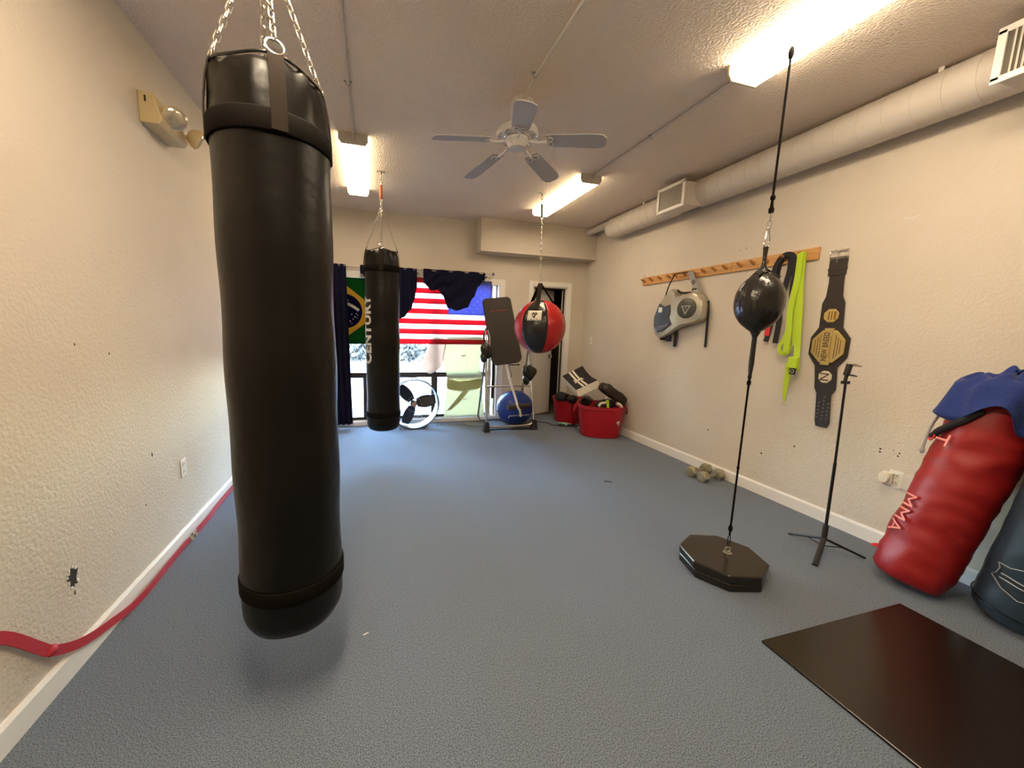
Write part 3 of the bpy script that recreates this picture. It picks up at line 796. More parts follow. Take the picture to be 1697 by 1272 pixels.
# championship belt
t = thing('title_belt', 'black leather championship belt with gold plates hung on the right wall', 'belt', (XR, 1.965, 1.98))
L_ = [(2.032, 1.935), (2.026, 1.76), (2.030, 1.665), (2.048, 1.615), (2.046, 1.44), (2.090, 1.365), (2.092, 1.24), (2.036, 1.155), (2.022, 1.04), (2.018, .99), (1.998, .95), (1.982, .74), (1.972, .705)]
R__ = [(1.938, 1.935), (1.932, 1.76), (1.926, 1.665), (1.905, 1.615), (1.894, 1.44), (1.840, 1.365), (1.842, 1.23), (1.892, 1.155), (1.882, 1.04), (1.880, .99), (1.902, .95), (1.886, .74), (1.900, .705)]
B().prism([RW(y, z, .004) for y, z in L_ + R__[::-1]], (-.007, 0, 0)).o('leather_strap', 'leather', t, smooth=False, bevel=.002)
B().box((XR - .016, 1.928, 1.81), (XR - .004, 2.037, 1.94)).box((XR - .018, 1.925, 1.845), (XR - .004, 2.04, 1.865)).o('strap_fold', 'leather', t, smooth=False, bevel=.003)
b = B(); b.tube([RW(2.037, 1.93, .014), RW(2.040, 1.985, .014), RW(1.928, 1.985, .014), RW(1.930, 1.93, .014)], .0045, 8, close=True).tube([RW(1.985, 1.985, .016), RW(1.99, 1.90, .018)], .003, 6)
b.o('buckle', 'chrome', t, label='silver rectangular buckle')
def plate(c, ry, rz_, d0, d1, m, name, rot=PI / 8):
    pts = [RW(c[0] + ry * math.cos(rot + k * PI / 4), c[1] + rz_ * math.sin(rot + k * PI / 4), d0) for k in range(8)]
    return B().prism(pts, (-(d1 - d0), 0, 0)).o(name, m, t, smooth=False, bevel=.003)
p1 = plate((1.975, 1.525), .050, .052, .010, .017, 'gold', 'side_plate')
b = B()
for k in range(3):
    b.box((XR - .0185, 1.950 + k * .018, 1.495), (XR - .0165, 1.955 + k * .018, 1.555))
for k in range(6): b.ell(RW(1.945, 1.50 + k * .010, .0175), (.002, .004, .003), 6, 5)
b.o('engraving', 'gold_dark', p1, smooth=False)
p2 = plate((1.966, 1.302), .113, .128, .010, .022, 'gold', 'main_plate')
b = B().box((XR - .026, 1.938, 1.165), (XR - .012, 1.996, 1.435)).o('raised_bar', 'gold', p2, smooth=False, bevel=.003)
b = B()
# text reads upwards: text x -> z, text y -> towards +y
add_text(b, 'NEW BREED', .050, lambda a, q, c: RW(1.975 + q, 1.30 + a, .0265), squeeze=.74, bold=.0018)
b.o('engraved_lettering', 'gold_dark', p2, smooth=False, label='dark engraved words')
b = B()
for k in range(14): b.box((XR - .027, 1.9435, 1.225 + k * .011), (XR - .0262, 1.9485, 1.232 + k * .011))
b.o('engraved_line', 'gold_dark', p2, smooth=False)
b = B()
for s, n in ((1, 3), (-1, 3)):
    b = B()
    for k in range(n):
        yy = 1.967 + s * (.048 + k * .016); h = .085 - k * .018
        b.box((XR - .0235, yy - .002, 1.302 - h), (XR - .0215, yy + .002, 1.302 + h))
    b.o('engraving', 'gold_dark', p2, smooth=False)
p3 = plate((1.955, 1.078), .046, .048, .010, .016, 'pale_gold', 'side_plate')
b = B(); add_text(b, 'N', .085, lambda a, q, c: RW(1.955 + q, 1.078 + a, .0168))
b.o('engraved_letter', 'leather', p3, smooth=False, label='black letter turned sideways')
b = B()
for i in range(7):
    for j, yy in enumerate((-.03, 0, .03)):
        if i < 2 and j != 1: continue
        z = .93 - i * .028 + (0 if j == 1 else .01)
        b.torus(RW(1.94 + yy * (1 if i > 1 else 1), z, .0115), .0045, .0015, ax=(1, 0, 0), n=10, k=4)
b.o('rivets', 'steel', t, label='silver rivets')
B().cyl(RW(1.984, 1.983, 0), RW(1.984, 1.983, .03), .003, 8).o('nail', 'steel', t)

# belly pad
t = thing('body_protector', 'silver and black trainer body pad hanging from the peg rail', 'body pad', (XR, 3.36, 1.6))
out = [(3.505, 1.82), (3.46, 1.85), (3.41, 1.82), (3.385, 1.765), (3.34, 1.762), (3.24, 1.785), (3.13, 1.785), (3.06, 1.73), (3.03, 1.63), (3.035, 1.53), (3.08, 1.49), (3.18, 1.47), (3.28, 1.455), (3.38, 1.405), (3.48, 1.345), (3.57, 1.315), (3.64, 1.335), (3.685, 1.40), (3.695, 1.52), (3.66, 1.65), (3.60, 1.73)]
sm = [(p.x, p.y) for p in bez([(a, c, 0) for a, c in out + [out[0]]], 3)][:-1]
# padded body: layered outlines from back to front
cy_, cz_ = 3.36, 1.58
rings = []
for d, s in ((.012, .93), (.03, .99), (.06, 1.0), (.085, .975), (.10, .93), (.108, .86)):
    ring = []
    nn_ = len(sm)
    for i, (yy, zz) in enumerate(sm):
        a, c = sm[i - 1], sm[(i + 1) % nn_]
        tx, tz = c[0] - a[0], c[1] - a[1]; l = math.hypot(tx, tz) or 1
        off = (1 - s) * .17
        ring.append(RW(yy, zz, d))
    rings.append([RW(cy_ + (p[1] - cy_) * (1 - (1 - s) * .5), cz_ + (p[2] - cz_) * (1 - (1 - s) * .5), d) for p in ring])
B().rings(rings).o('padding', 'silver_pad', t, label='silver padded shell')
dk = [(3.60, 1.70), (3.52, 1.66), (3.44, 1.68), (3.43, 1.60), (3.445, 1.54), (3.40, 1.47), (3.50, 1.40), (3.60, 1.375), (3.66, 1.45), (3.665, 1.55)]
pn = B().prism([RW(a, c, .104) for a, c in dk], (-.014, 0, 0)).o('front_panel', 'pad_navy', t, smooth=False, bevel=.004, label='charcoal front panel')
b = B(); add_text(b, 'PLATINUM', .042, lambda a, q, c: RW(3.545 - a * .95 , 1.435 + q + a * .25, .1185))
b.o('printed_lettering', 'outline', pn, smooth=False)
B().box((XR - .1195, 3.548, 1.60), (XR - .118, 3.60, 1.655)).o('printed_logo', 'print', pn, smooth=False)
ds = B().lathe(RW(3.215, 1.63, .104), [(.103, -.01), (.103, .008), (.096, .014), (0, .016)], 36, ax=(-1, 0, 0), sy=1.2).o('target_disc', 'pad_olive', t, label='dark round target')
b = B()
def tri(r, d): return [RW(3.215 - r * 1.2 * math.sin(a), 1.625 + r * math.cos(a), d) for a in (PI, PI / 3, -PI / 3)]
o_ = tri(.062, .121); i_ = tri(.042, .121)
b.add(o_ + i_, [(0, 1, 4, 3), (1, 2, 5, 4), (2, 0, 3, 5)])
add_text(b, 'T', .05, lambda a, q, c: RW(3.215 - a, 1.632 + q, .1212)); b.o('printed_emblem', 'silver_pad', ds, smooth=False)
b = B()
b.tube(bez([RW(3.60, 1.76, .05), RW(3.53, 1.89, .07), RW(3.46, 2.005, .07)], 6) + [V(*RW(3.36, 2.006, .07)), V(*RW(3.25, 2.004, .07))], .007, 6)
b.tube(bez([RW(3.42, 1.83, .05), RW(3.36, 1.80, .05), RW(3.24, 1.79, .05)], 6), .012, 6)
b.ribbon([RW(3.045, 1.70, .02), RW(3.02, 1.60, .03), RW(3.03, 1.24, .012)], (0, .012, 0), (1, 0, 0), .004)
b.ribbon([RW(3.41, 1.42, .03), RW(3.405, 1.33, .03), RW(3.41, 1.225, .03)], (0, .022, 0), (1, 0, 0), .005)
b.o('strap', 'black_cloth', t)
b = B().ribbon([RW(3.245, 2.004, .075), RW(3.235, 1.95, .06), RW(3.19, 1.87, .06), RW(3.16, 1.79, .07)], (0, .032, 0), (1, 0, .0), .006).o('shoulder_strap', 'outline', t, label='grey strap with square buckle')
B().torus(RW(3.205, 1.895, .066), .022, .004, ax=(1, 0, 0), n=4, k=6).box((XR - .070, 3.15, 1.80), (XR - .060, 3.21, 1.83)).o('strap_buckle', 'black_metal', t)
B().box((XR - .07, 3.55, 1.295), (XR - .03, 3.60, 1.345)).box((XR - .07, 3.46, 1.28), (XR - .03, 3.51, 1.34)).o('side_tab', 'black_cloth', t, smooth=False, bevel=.004)

# black martial-arts belt
t = thing('martial_arts_belt', 'folded black martial arts belt with red bar hanging from the peg rail', 'belt', (XR, 2.32, 2.0))
def strip(pts, w, th=.004, nrm=(1, 0, 0), n=5):
    P = bez(pts, n); W = []
    for i in range(len(P)):
        tt_ = (P[min(i + 1, len(P) - 1)] - P[max(i - 1, 0)]).normalized()
        s = tt_.cross(V(*nrm)); s = s.normalized() if s.length > 1e-5 else V(0, 1, 0)
        W.append(s * w / 2)
    return P, W, [V(*nrm)] * len(P)
for pts in ([(2.40, 1.32), (2.37, 1.50), (2.345, 1.68), (2.39, 1.80), (2.405, 1.90), (2.37, 1.985), (2.32, 2.012), (2.27, 1.985), (2.245, 1.88), (2.245, 1.74), (2.235, 1.60)],
            [(2.335, 1.31), (2.325, 1.50), (2.335, 1.66), (2.31, 1.80), (2.295, 1.90), (2.305, 1.985), (2.35, 2.00), (2.385, 1.93), (2.385, 1.82), (2.36, 1.74)]):
    d = .05 if len(pts) == 11 else .034
    P, W, N = strip([RW(a, c, d) for a, c in pts], .040)
    B().ribbon(P, W, N, .006).o('belt_length', 'black_cloth', t)
B().box((XR - .0545, 2.375, 1.37), (XR - .0455, 2.418, 1.47)).o('red_bar', 'red_cloth', t, smooth=False, label='red bar at belt end')
B().box((XR - .055, 2.315, 1.295), (XR - .03, 2.35, 1.31)).o('belt_tip', 'lime', t, smooth=False) if False else None

# lime lead strap
t = thing('webbing_strap', 'bright lime green webbing strap looped on the peg rail', 'strap', (XR, 2.2, 2.0))
for pts, d, w in (([(2.205, 2.005), (2.205, 1.80), (2.225, 1.60), (2.215, 1.40), (2.215, 1.24)], .07, .045),
               ([(2.195, 2.01), (2.185, 1.80), (2.165, 1.60), (2.150, 1.40), (2.135, 1.22), (2.130, 1.10)], .062, .045),
               ([(2.20, 2.0), (2.195, 1.75), (2.185, 1.5), (2.165, 1.3)], .055, .04),
               ([(2.225, 1.52), (2.25, 1.36), (2.285, 1.285), (2.265, 1.235), (2.215, 1.24), (2.20, 1.30)], .05, .03),
               ([(2.19, 1.16), (2.185, 1.08), (2.19, 1.0), (2.19, .90), (2.185, .85)], .055, .052)):
    P, W, N = strip([RW(a, c, d) for a, c in pts], w)
    if d == .055 and w > .05: W = [q * (1 - .75 * (i / (len(W) - 1)) ** 1.5) for i, q in enumerate(W)]
    B().ribbon(P, W, N, .004).o('strap_length', 'lime', t)
B().box((XR - .085, 2.115, 1.12), (XR - .045, 2.185, 1.21)).o('folded_end', 'lime', t, smooth=False, bevel=.006)
bk = B().box((XR - .089, 2.115, 1.075), (XR - .082, 2.155, 1.125)).o('sewn_label', 'black_cloth', t, smooth=False, label='black square label')
B().torus(RW(2.135, 1.10, .0895), .012, .002, ax=(1, 0, 0), n=14, k=5).o('logo_print', 'print', bk)
B().torus(RW(2.183, .832, .05), .012, .0025, ax=(1, .2, 0), n=14, k=6, sy=1.6).o('snap_clip', 'yellowed', t)

# ================================================================== FLOOR THINGS, RIGHT
# phone tripod
tc_ = V(2.764, 1.546, 0)
t = thing('phone_tripod', 'slim black phone tripod stand on the carpet by the right wall', 'tripod', tuple(tc_))
B().cyl(tc_ + V(0, 0, .175), tc_ + V(-.012, 0, .60), .0085, 14).cyl(tc_ + V(-.012, 0, .60), tc_ + V(-.035, 0, 1.095), .0065, 14).o('pole', 'black_metal', t)
B().cyl(tc_ + V(0, 0, .085), tc_ + V(0, 0, .185), .0145, 16).o('collar', 'rubber', t)
for fx, fy in ((2.785, 1.758), (2.952, 1.429), (2.555, 1.452)):
    f = V(fx, fy, .006); h = tc_ + V(0, 0, .095); d = (f - h)
    thick = fx < 2.6
    lg = B().tube([h + d * .04, h + d * .5, f], [.008, .008, .006] if not thick else [.014, .014, .014], 10).o('leg', 'black_metal' if not thick else 'rubber', t)
    B().tube([f - d.normalized() * .03, f + d.normalized() * .004], .007 if not thick else .0145, 10).o('rubber_foot', 'rubber', lg)
    if not thick: B().tube([tc_ + V(0, 0, .045), h + d * .5], .0035, 8).o('brace', 'black_metal', t)
B().cyl(tc_ + V(0, 0, .04), tc_ + V(0, 0, .09), .006, 10).o('centre_rod', 'black_metal', t)
tp = tc_ + V(-.035, 0, 1.095)
B().box((tp.x - .022, tp.y - .012, tp.z), (tp.x + .018, tp.y + .012, tp.z + .018)).tube([tp + V(-.008, 0, .015), tp + V(.0, 0, .06)], .009, 10).o('swivel_head', 'black_metal', t, smooth=False)
rr = Matrix.Rotation(math.radians(14), 3, 'Y')
b = B().box((tp.x - .012, tp.y - .01, tp.z + .05), (tp.x + .018, tp.y + .01, tp.z + .125), rot=rr).box((tp.x + .01, tp.y - .03, tp.z + .055), (tp.x + .05, tp.y + .0, tp.z + .062), rot=rr, org=(tp.x, tp.y, tp.z + .09))
b.o('phone_clamp', 'black_metal', t, smooth=False, bevel=.002)
B().box((tp.x - .015, tp.y - .03, tp.z + .118), (tp.x + .06, tp.y + .005, tp.z + .124), rot=rr, org=(tp.x, tp.y, tp.z + .09)).o('clamp_jaw', 'steel', t, smooth=False)

# hex dumbbells
def dumbbell(c, ang, label, m):
    c = V(*c); d = V(math.cos(ang), math.sin(ang), 0)
    t = thing('hex_dumbbell', label, 'dumbbell', (c.x, c.y, 0), 'pair of hex dumbbells')
    sd = V(-d.y, d.x, 0)
    R = .056; ap = R * math.cos(PI / 6)
    def hexring(o, r): return [c + V(0, 0, ap) + d * o + (sd * math.cos(PI / 3 * k) + V(0, 0, 1) * math.sin(PI / 3 * k)) * r for k in range(6)]
    for s in (-1, 1):
        B().rings([hexring(s * q, r) for q, r in ((.068, .030), (.075, R), (.125, R), (.135, .043))]).o('hex_head', m, t, smooth=False, bevel=.003)
    B().tube([c + V(0, 0, ap) + d * q for q in (-.07, -.035, 0, .035, .07)], [.014, .016, .018, .016, .014], 14).o('handle', 'steel', t)
dumbbell((3.07, 2.80, 0), math.radians(9), 'worn yellowish hex dumbbell on the floor, the one farther from the black weight base', 'iron_yellow')
dumbbell((3.065, 2.66, 0), math.radians(4), 'grey hex dumbbell on the floor, the one nearer the black weight base', 'iron')

# glossy black board on the floor
tag(B().box((1.668, -.25, 0), (2.618, 1.10, .012)).o('floor_board', 'mat_board', smooth=False, bevel=.003), 'flat glossy black rectangular mat on the floor at lower right', 'mat')

# leaning red bag
def lean_bag(P, axd, r, L, name, label, m, wr):
    ax = V(*axd).normalized(); P = V(P[0], P[1], r * math.hypot(ax.x, ax.y) * .93)
    q = V(0, 0, 1).rotation_difference(ax)
    t = thing(name, label, 'punching bag', (P.x, P.y, 0))
    prof = [(0, 0), (.08, 0), (r * .85, .006), (r * .96, .03), (r, .07)] + [(r, .07 + (L - .16) * i / 40) for i in range(1, 41)] + [(r * .97, L - .04), (r * .85, L - .01), (r * .5, L), (0, L)]
    b = B(); n = 56
    rings = []
    for rr_, z in prof:
        ring = []
        for k in range(n):
            a = 2 * PI * k / n
            w_ = rr_ + (wr * (-abs(noise.noise(V(math.cos(a) * .9, math.sin(a) * .9, z * 9 + .4 * math.cos(a))) * 2)) ** 1 if rr_ > .1 else 0) + .006 * noise.noise(V(math.cos(a) * 1.5 + 3, math.sin(a) * 1.5, z * 2))
            ring.append(P + q @ V(w_ * math.cos(a), w_ * math.sin(a), z))
        rings.append(ring)
    b.rings(rings)
    b.o('bag_body', m, t)
    return t, P, q
rb, P_r, q_r = lean_bag((2.875, 1.200), (.205, -.125, 1), .156, 1.08, 'heavy_bag', 'red heavy bag with pink lettering leaning against the right wall', 'red_bag', .010)
# azimuth (in bag frame) towards camera
def bag_az(P, q):
    v = q.inverted() @ (V(0, 0, 1.37) - P); return math.atan2(v.y, v.x)
az = bag_az(P_r, q_r)
def on_bag(P, q, r, a, z): return P + q @ V(r * math.cos(a), r * math.sin(a), z)
b = B()
R2 = .1665
# text along the axis, reading downwards on the left flank
add_text(b, 'MMA', .105, lambda a, c, d: on_bag(P_r, q_r, R2, az - math.radians(52) + c / R2, .36 - a), slices=7, squeeze=1.0)
add_text(b, 'T', .11, lambda a, c, d: on_bag(P_r, q_r, R2, az - math.radians(52) + c / R2, .80 - a), slices=7)
b.o('printed_lettering', 'pink', rb, smooth=False, label='pink lettering')
b = B().torus(on_bag(P_r, q_r, .158, az - math.radians(100), .10), .022, .006, ax=(0, .3, 1), n=16, k=6); b.o('webbing_loop', 'red_cloth', rb)
b = B()
b.tube(bez([on_bag(P_r, q_r, .168, az - math.radians(a), z) for a, z in ((18, .99), (30, .93), (45, .88), (62, .84), (75, .80))], 5), [.020] * 8 + [.016] * 13, 8)
b.o('handle_strap', 'black_cloth', rb, label='dark webbing handle')
b = B().torus(on_bag(P_r, q_r, .172, az - math.radians(72), .80), .022, .004, ax=tuple(q_r @ V(math.cos(az - 1.2), math.sin(az - 1.2), 0)), n=18, k=6)
b.o('d_ring', 'red_cloth', rb)
pts = [on_bag(P_r, q_r, .175, az - math.radians(70), 1.02), on_bag(P_r, q_r, .180, az - math.radians(76), .93), on_bag(P_r, q_r, .185, az - math.radians(82), .86), on_bag(P_r, q_r, .182, az - math.radians(82), .78), on_bag(P_r, q_r, .175, az - math.radians(80), .71)]
tag(B().tube(bez(pts, 6), .006, 7).ell(pts[-1], (.011, .011, .018), 8, 6).o('drawstring', 'outline'), 'grey drawstring cord dangling beside the red bag', 'cord')
# navy bag
nb, P_n, q_n = lean_bag((3.035, .845), (-.02, -.14, 1), .185, 1.08, 'heavy_bag', 'dark navy bag with a line-drawn shield logo leaning at the right edge', 'navy_bag', .004)
azn = bag_az(P_n, q_n)
b = B()
shield = [(-.11, .04), (-.095, .02), (-.10, -.01), (-.115, -.03), (-.06, -.065), (.0, -.085), (.06, -.065), (.115, -.03), (.10, -.01), (.095, .02), (.11, .04), (.06, .045), (.02, .065), (0, .075), (-.02, .065), (-.06, .045)]
P_s = [on_bag(P_n, q_n, .1895, azn - math.radians(14) + u / .19, .25 + v) for u, v in shield]
b.tube(P_s, .0022, 5, close=True)
for dv in (-.012, .010):
    b.tube([on_bag(P_n, q_n, .1895, azn - math.radians(14) + (-.08 + .16 * k / 10) / .19, .24 + dv + .002 * math.sin(k)) for k in range(11)], .003, 5)
b.o('printed_logo', 'outline', nb, smooth=False, label='grey outline shield logo')
for z in (.07,):
    pts = [on_bag(P_n, q_n, .187, 2 * PI * k / 48, z) for k in range(48)]
    B().tube(pts, .003, 5, close=True).o('seam_piping', 'vinyl', nb)

# blue shirt draped over the red bag top
top = P_r + q_r @ V(0, 0, 1.08)
b = B()
def shirt(u, v):
    a = 2 * PI * u
    k = v
    spread = .03 + .145 * min(1, k * 1.5)
    drop = 0 if k < .60 else (k - .60) * (.42 + .10 * math.sin(a * 3 + .5) + .08 * math.sin(a * 5))
    rr_ = spread * (1.02 + .05 * math.sin(a * 4 + 1) + .03 * math.sin(a * 9))
    if k > .66: rr_ = rr_ + .02 * (k - .66) * 3 * (1 + math.sin(a * 6))
    hump = .075 * (1 - min(1, k * 1.2)) ** .7 * (1 + .5 * math.sin(a * 2)) + .035 * noise.noise(V(math.cos(a) * 2, math.sin(a) * 2, k * 6))
    p = V(rr_ * math.cos(a), rr_ * math.sin(a), .040 + hump - drop + .012 * math.sin(a * 7 + k * 9) + .010 * math.sin(a * 3 - k * 14))
    w_ = top + q_r @ p
    w_.x = min(w_.x, XR - .006)
    return w_
b.grid(shirt, 80, 26)
tag(b.o('blue_shirt', 'blue_cloth', solid=.004), 'crumpled royal blue shirt draped over the top of the red bag', 'shirt')

# red webbing strap along left wall
t = thing('leash_strap', 'long red webbing strap lying along the left baseboard', 'strap', (XL, 2, 0))
path = [(XL + .006, .55, .95), (XL + .006, 1.0, .64), (XL + .008, 1.25, .485), (XL + .010, 1.42, .375), (XL + .014, 1.53, .24), (XL + .016, 1.575, .185), (XL + .019, 1.66, .125), (XL + .022, 1.75, .085), (XL + .024, 1.87, .052), (XL + .028, 2.0, .022), (XL + .035, 2.15, .020), (XL + .030, 2.35, .020), (XL + .028, 2.50, .022), (XL + .030, 2.60, .022)]
P = bez(path, 5); W = []
for i in range(len(P)):
    tt_ = (P[min(i + 1, len(P) - 1)] - P[max(i - 1, 0)]).normalized()
    s = tt_.cross(V(1, 0, 0)).normalized(); W.append(s * .018)
B().ribbon(P, W, [(1, 0, .1)] * len(P), .004).o('strap_length', 'red_web', t)
path2 = [(XL + .030, 2.68, .022), (XL + .033, 2.9, .022), (XL + .026, 3.0, .022), (XL + .022, 3.2, .024), (XL + .020, 3.5, .026), (XL + .020, 3.9, .026)]
P = bez(path2, 5); W = []
for i in range(len(P)):
    tt_ = (P[min(i + 1, len(P) - 1)] - P[max(i - 1, 0)]).normalized()
    W.append(tt_.cross(V(1, 0, 0)).normalized() * .020)
B().ribbon(P, W, [(1, 0, .1)] * len(P), .004).o('strap_length', 'red_web', t)
B().ell((XL + .018, 1.578, .183), (.010, .022, .018), 12, 8, nz=.3, ns=60).o('knot', 'red_web', t)
b = B().torus((XL + .034, 2.615, .024), .020, .004, ax=(1, 0, .3), n=16, k=6).torus((XL + .034, 2.665, .024), .018, .004, ax=(1, 0, .3), n=16, k=6).tube([(XL + .034, 2.62, .05), (XL + .036, 2.64, .024), (XL + .034, 2.66, .005)], .005, 7).tube([(XL + .034, 2.60, .012), (XL + .038, 2.64, .03), (XL + .034, 2.68, .045)], .004, 7)
b.o('metal_clip', 'chrome', t)

# ================================================================== FAR END
# drum fan
fx, fy, fz, fr = .535, 5.10, .345, .335
t = thing('drum_fan', 'large round drum floor fan standing in front of the window', 'fan', (fx, fy, 0))
def drum(prof): return B().rings([[(fx + r * math.cos(2 * PI * k / 56), yy, fz + r * math.sin(2 * PI * k / 56)) for k in range(56)] for r, yy in prof], close=True)
drum([(fr, fy - .10), (fr + .004, fy - .09), (fr, fy + .12), (fr - .012, fy + .12), (fr - .012, fy - .09), (fr - .006, fy - .10)]).o('drum_housing', 'pale_blue', t)
B().torus((fx, fy - .10, fz), fr, .006, ax=(0, 1, 0), n=56, k=6).torus((fx, fy + .12, fz), fr, .006, ax=(0, 1, 0), n=56, k=6).o('rim', 'black_metal', t)
b = B()
for k in range(28):
    a = 2 * PI * k / 28
    b.tube([(fx + .05 * math.cos(a), fy + .125, fz + .05 * math.sin(a)), (fx + (fr - .005) * math.cos(a + .12), fy + .118, fz + (fr - .005) * math.sin(a + .12))], .0013, 4)
for r in (.05, .14, .23): b.torus((fx, fy + .122, fz), r, .0015, ax=(0, 1, 0), n=36, k=4)
b.o('rear_guard', 'steel', t)
b = B()
for k in range(3):
    a = 2 * PI * k / 3 + PI / 3
    b.tube([(fx + .03 * math.cos(a), fy - .09, fz + .03 * math.sin(a)), (fx + fr * math.cos(a), fy - .09, fz + fr * math.sin(a))], .003, 5)
b.torus((fx, fy - .095, fz), .10, .0018, ax=(0, 1, 0), n=36, k=5)
b.o('front_guard', 'steel', t)
for k in range(3):
    a = math.radians(8 + 120 * k)
    def bl(u, v, a=a):
        r = .045 + u * (fr - .075); w_ = (.055 + .085 * math.sin(PI * (.15 + .75 * u))) * (v - .5) * 1.25
        tw = math.radians(32) * (1 - .4 * u)
        lx, lz, ly = r, w_ * math.cos(tw), w_ * math.sin(tw)
        return (fx + lx * math.cos(a) - lz * math.sin(a), fy + ly, fz + lx * math.sin(a) + lz * math.cos(a))
    B().grid(bl, 12, 6).o('fan_blade', 'black_metal', t, solid=.003)
B().lathe((fx, fy - .04, fz), [(.045, -.06), (.048, .0), (.040, .02), (0, .022)], 24, ax=(0, -1, 0)).o('motor_hub', 'black_metal', t)
B().lathe((fx, fy - .085, fz), [(.034, 0), (.034, .010), (0, .012)], 24, ax=(0, -1, 0)).o('badge', 'brown_badge', t, label='brown round badge')
b = B()
for s in (-1, 1):
    b.tube(bez([(fx + s * .15, fy - .12, .008), (fx + s * .19, fy - .10, .05), (fx + s * .215, fy, .085), (fx + s * .19, fy + .10, .05), (fx + s * .15, fy + .12, .008)], 5), .008, 7)
b.o('foot_frame', 'steel', t)

# curtain rod and curtains
t = thing('curtain_rod', 'thin dark curtain rod with a diamond finial above the window', 'curtain rod', (.4, YB - .08, 2.14))
B().cyl((-.98, YB - .08, 2.13), (1.66, YB - .08, 2.145), .008, 12).o('rod', 'steel', t)
B().lathe((1.66, YB - .08, 2.145), [(.006, 0), (.010, .01), (.030, .03), (.006, .055), (0, .058)], 4, ax=(1, 0, 0)).o('finial', 'steel', t)
for x in (1.60, -.9, .62): B().box((x - .01, YB - .085, 2.10), (x + .01, YB, 2.118)).box((x - .01, YB - .088, 2.10), (x + .01, YB - .074, 2.125)).box((x - .025, YB - .006, 2.06), (x + .025, YB, 2.13)).o('bracket', 'steel', t, smooth=False)

def curtain(name, label, x0, x1, top, botfn, nf, amp, y=YB - .08, shift=lambda v: 0, front=.0, sag=0.0):
    b = B()
    def fn(u, v):
        x = x0 + (x1 - x0) * u + shift(v)
        zb_ = botfn(u)
        z = top + (zb_ - top) * v
        yy = y - .004 - amp * (0.35 + .65 * min(1, v * 3)) * (.5 + .5 * math.sin(2 * PI * (nf * (u * (1 - sag * v) + sag * v * .5) + sag * 5 * v * (1 - (2 * u - 1) ** 2)) + .6 * math.sin(v * 3))) - front * math.sin(PI * min(1, v)) + .006 * noise.noise(V(u * 9, v * 5, nf))
        return (x, yy, z)
    b.grid(fn, 90, 40)
    # roll over the rod
    b.grid(lambda u, v: (x0 + (x1 - x0) * u, y - .0105 + .021 * v, top + .006 * math.sin(PI * v) + .003 * math.sin(2 * PI * nf * u)), 90, 5)
    b.grid(lambda u, v: (x0 + (x1 - x0) * u, y + .012 + .006 * math.sin(2 * PI * nf * u), top - .10 * v), 90, 4)
    return tag(b.o(name, 'navy_cloth', solid=.003), label, 'curtain', 'navy curtains on the rod')
curtain('curtain', 'long navy curtain hanging to the floor at the left of the window', -.58, -.305, 2.145, lambda u: .045, 4, .05, shift=lambda v: .04 * v)
def interp(tab):
    def f(u):
        for (a, p), (c, q) in zip(tab, tab[1:]):
            if u <= c:
                k = (u - a) / (c - a); k = k * k * (3 - 2 * k); return p + (q - p) * k
        return tab[-1][1]
    return f
curtain('curtain', 'navy curtain thrown up over the rod behind the lettered bag', -.13, .60, 2.148, interp([(0, 2.06), (.15, 1.95), (.35, 1.62), (.6, 1.44), (.75, 1.50), (.88, 1.60), (.95, 1.73), (1, 1.9)]), 6, .045)
curtain('curtain', 'navy curtain looped in a deep swag above the striped flag', .69, 1.565, 2.153, interp([(0, 1.97), (.06, 1.93), (.12, 1.87), (.22, 1.89), (.30, 1.82), (.40, 1.645), (.53, 1.615), (.70, 1.66), (.80, 1.80), (.9, 1.97), (1, 2.12)]), 4, .035, sag=.45)

# flags
yf = YB - .034
def wav(x, z, d=0): return (x, yf - .006 * math.sin(x * 9 + z * 3) - d, z)
t = thing('american_flag', 'red and white striped flag with blue starred corner pinned over the window', 'flag', (.9, yf, 1.14))
fx0, fx1, fz0, fz1 = .155, 1.685, 1.14, 2.05
sh = (fz1 - fz0) / 13
cx0 = 1.05; cz0 = fz0 + 6 * sh
stripes = {0: B(), 1: B()}
for i in range(13):
    xe = fx1 if i < 6 else cx0
    za = fz0 + i * sh
    stripes[i % 2].grid(lambda u, v, za=za, xe=xe: wav(fx0 + (xe - fx0) * u, za + sh * v), 40, 1)
stripes[0].o('red_stripes', 'f_red', t, solid=.001)
stripes[1].o('white_stripes', 'f_white', t, solid=.001)
cb = B(); cb.grid(lambda u, v: wav(cx0 + (fx1 - cx0) * u, cz0 + (fz1 - cz0) * v), 20, 8)
cant = cb.o('canton', 'f_blue', t, solid=.001, label='blue corner with stars')
b = B()
for r in range(9):
    for c in range(6 if r % 2 == 0 else 5):
        x = cx0 + (c + (.5 if r % 2 == 0 else 1)) * (fx1 - cx0) / 6; z = cz0 + (r + .9) * (fz1 - cz0) / 9.8
        pts = [wav(x + (.019 if k % 2 == 0 else .008) * math.sin(PI * k / 5), z + (.019 if k % 2 == 0 else .008) * math.cos(PI * k / 5), .0016) for k in range(10)]
        b.add(pts, [tuple(range(10))])
b.o('stars', 'f_star', cant, smooth=False)
t = thing('brazilian_flag', 'green flag with yellow diamond and blue disc pinned over the window', 'flag', (-.35, yf, 1.13))
gx0, gx1, gz0, gz1 = -.86, .145, 1.13, 1.995
gc = V(-.35, 0, 1.56)
B().grid(lambda u, v: wav(gx0 + (gx1 - gx0) * u, gz0 + (gz1 - gz0) * v), 40, 10).o('green_field', 'b_green', t, solid=.001)
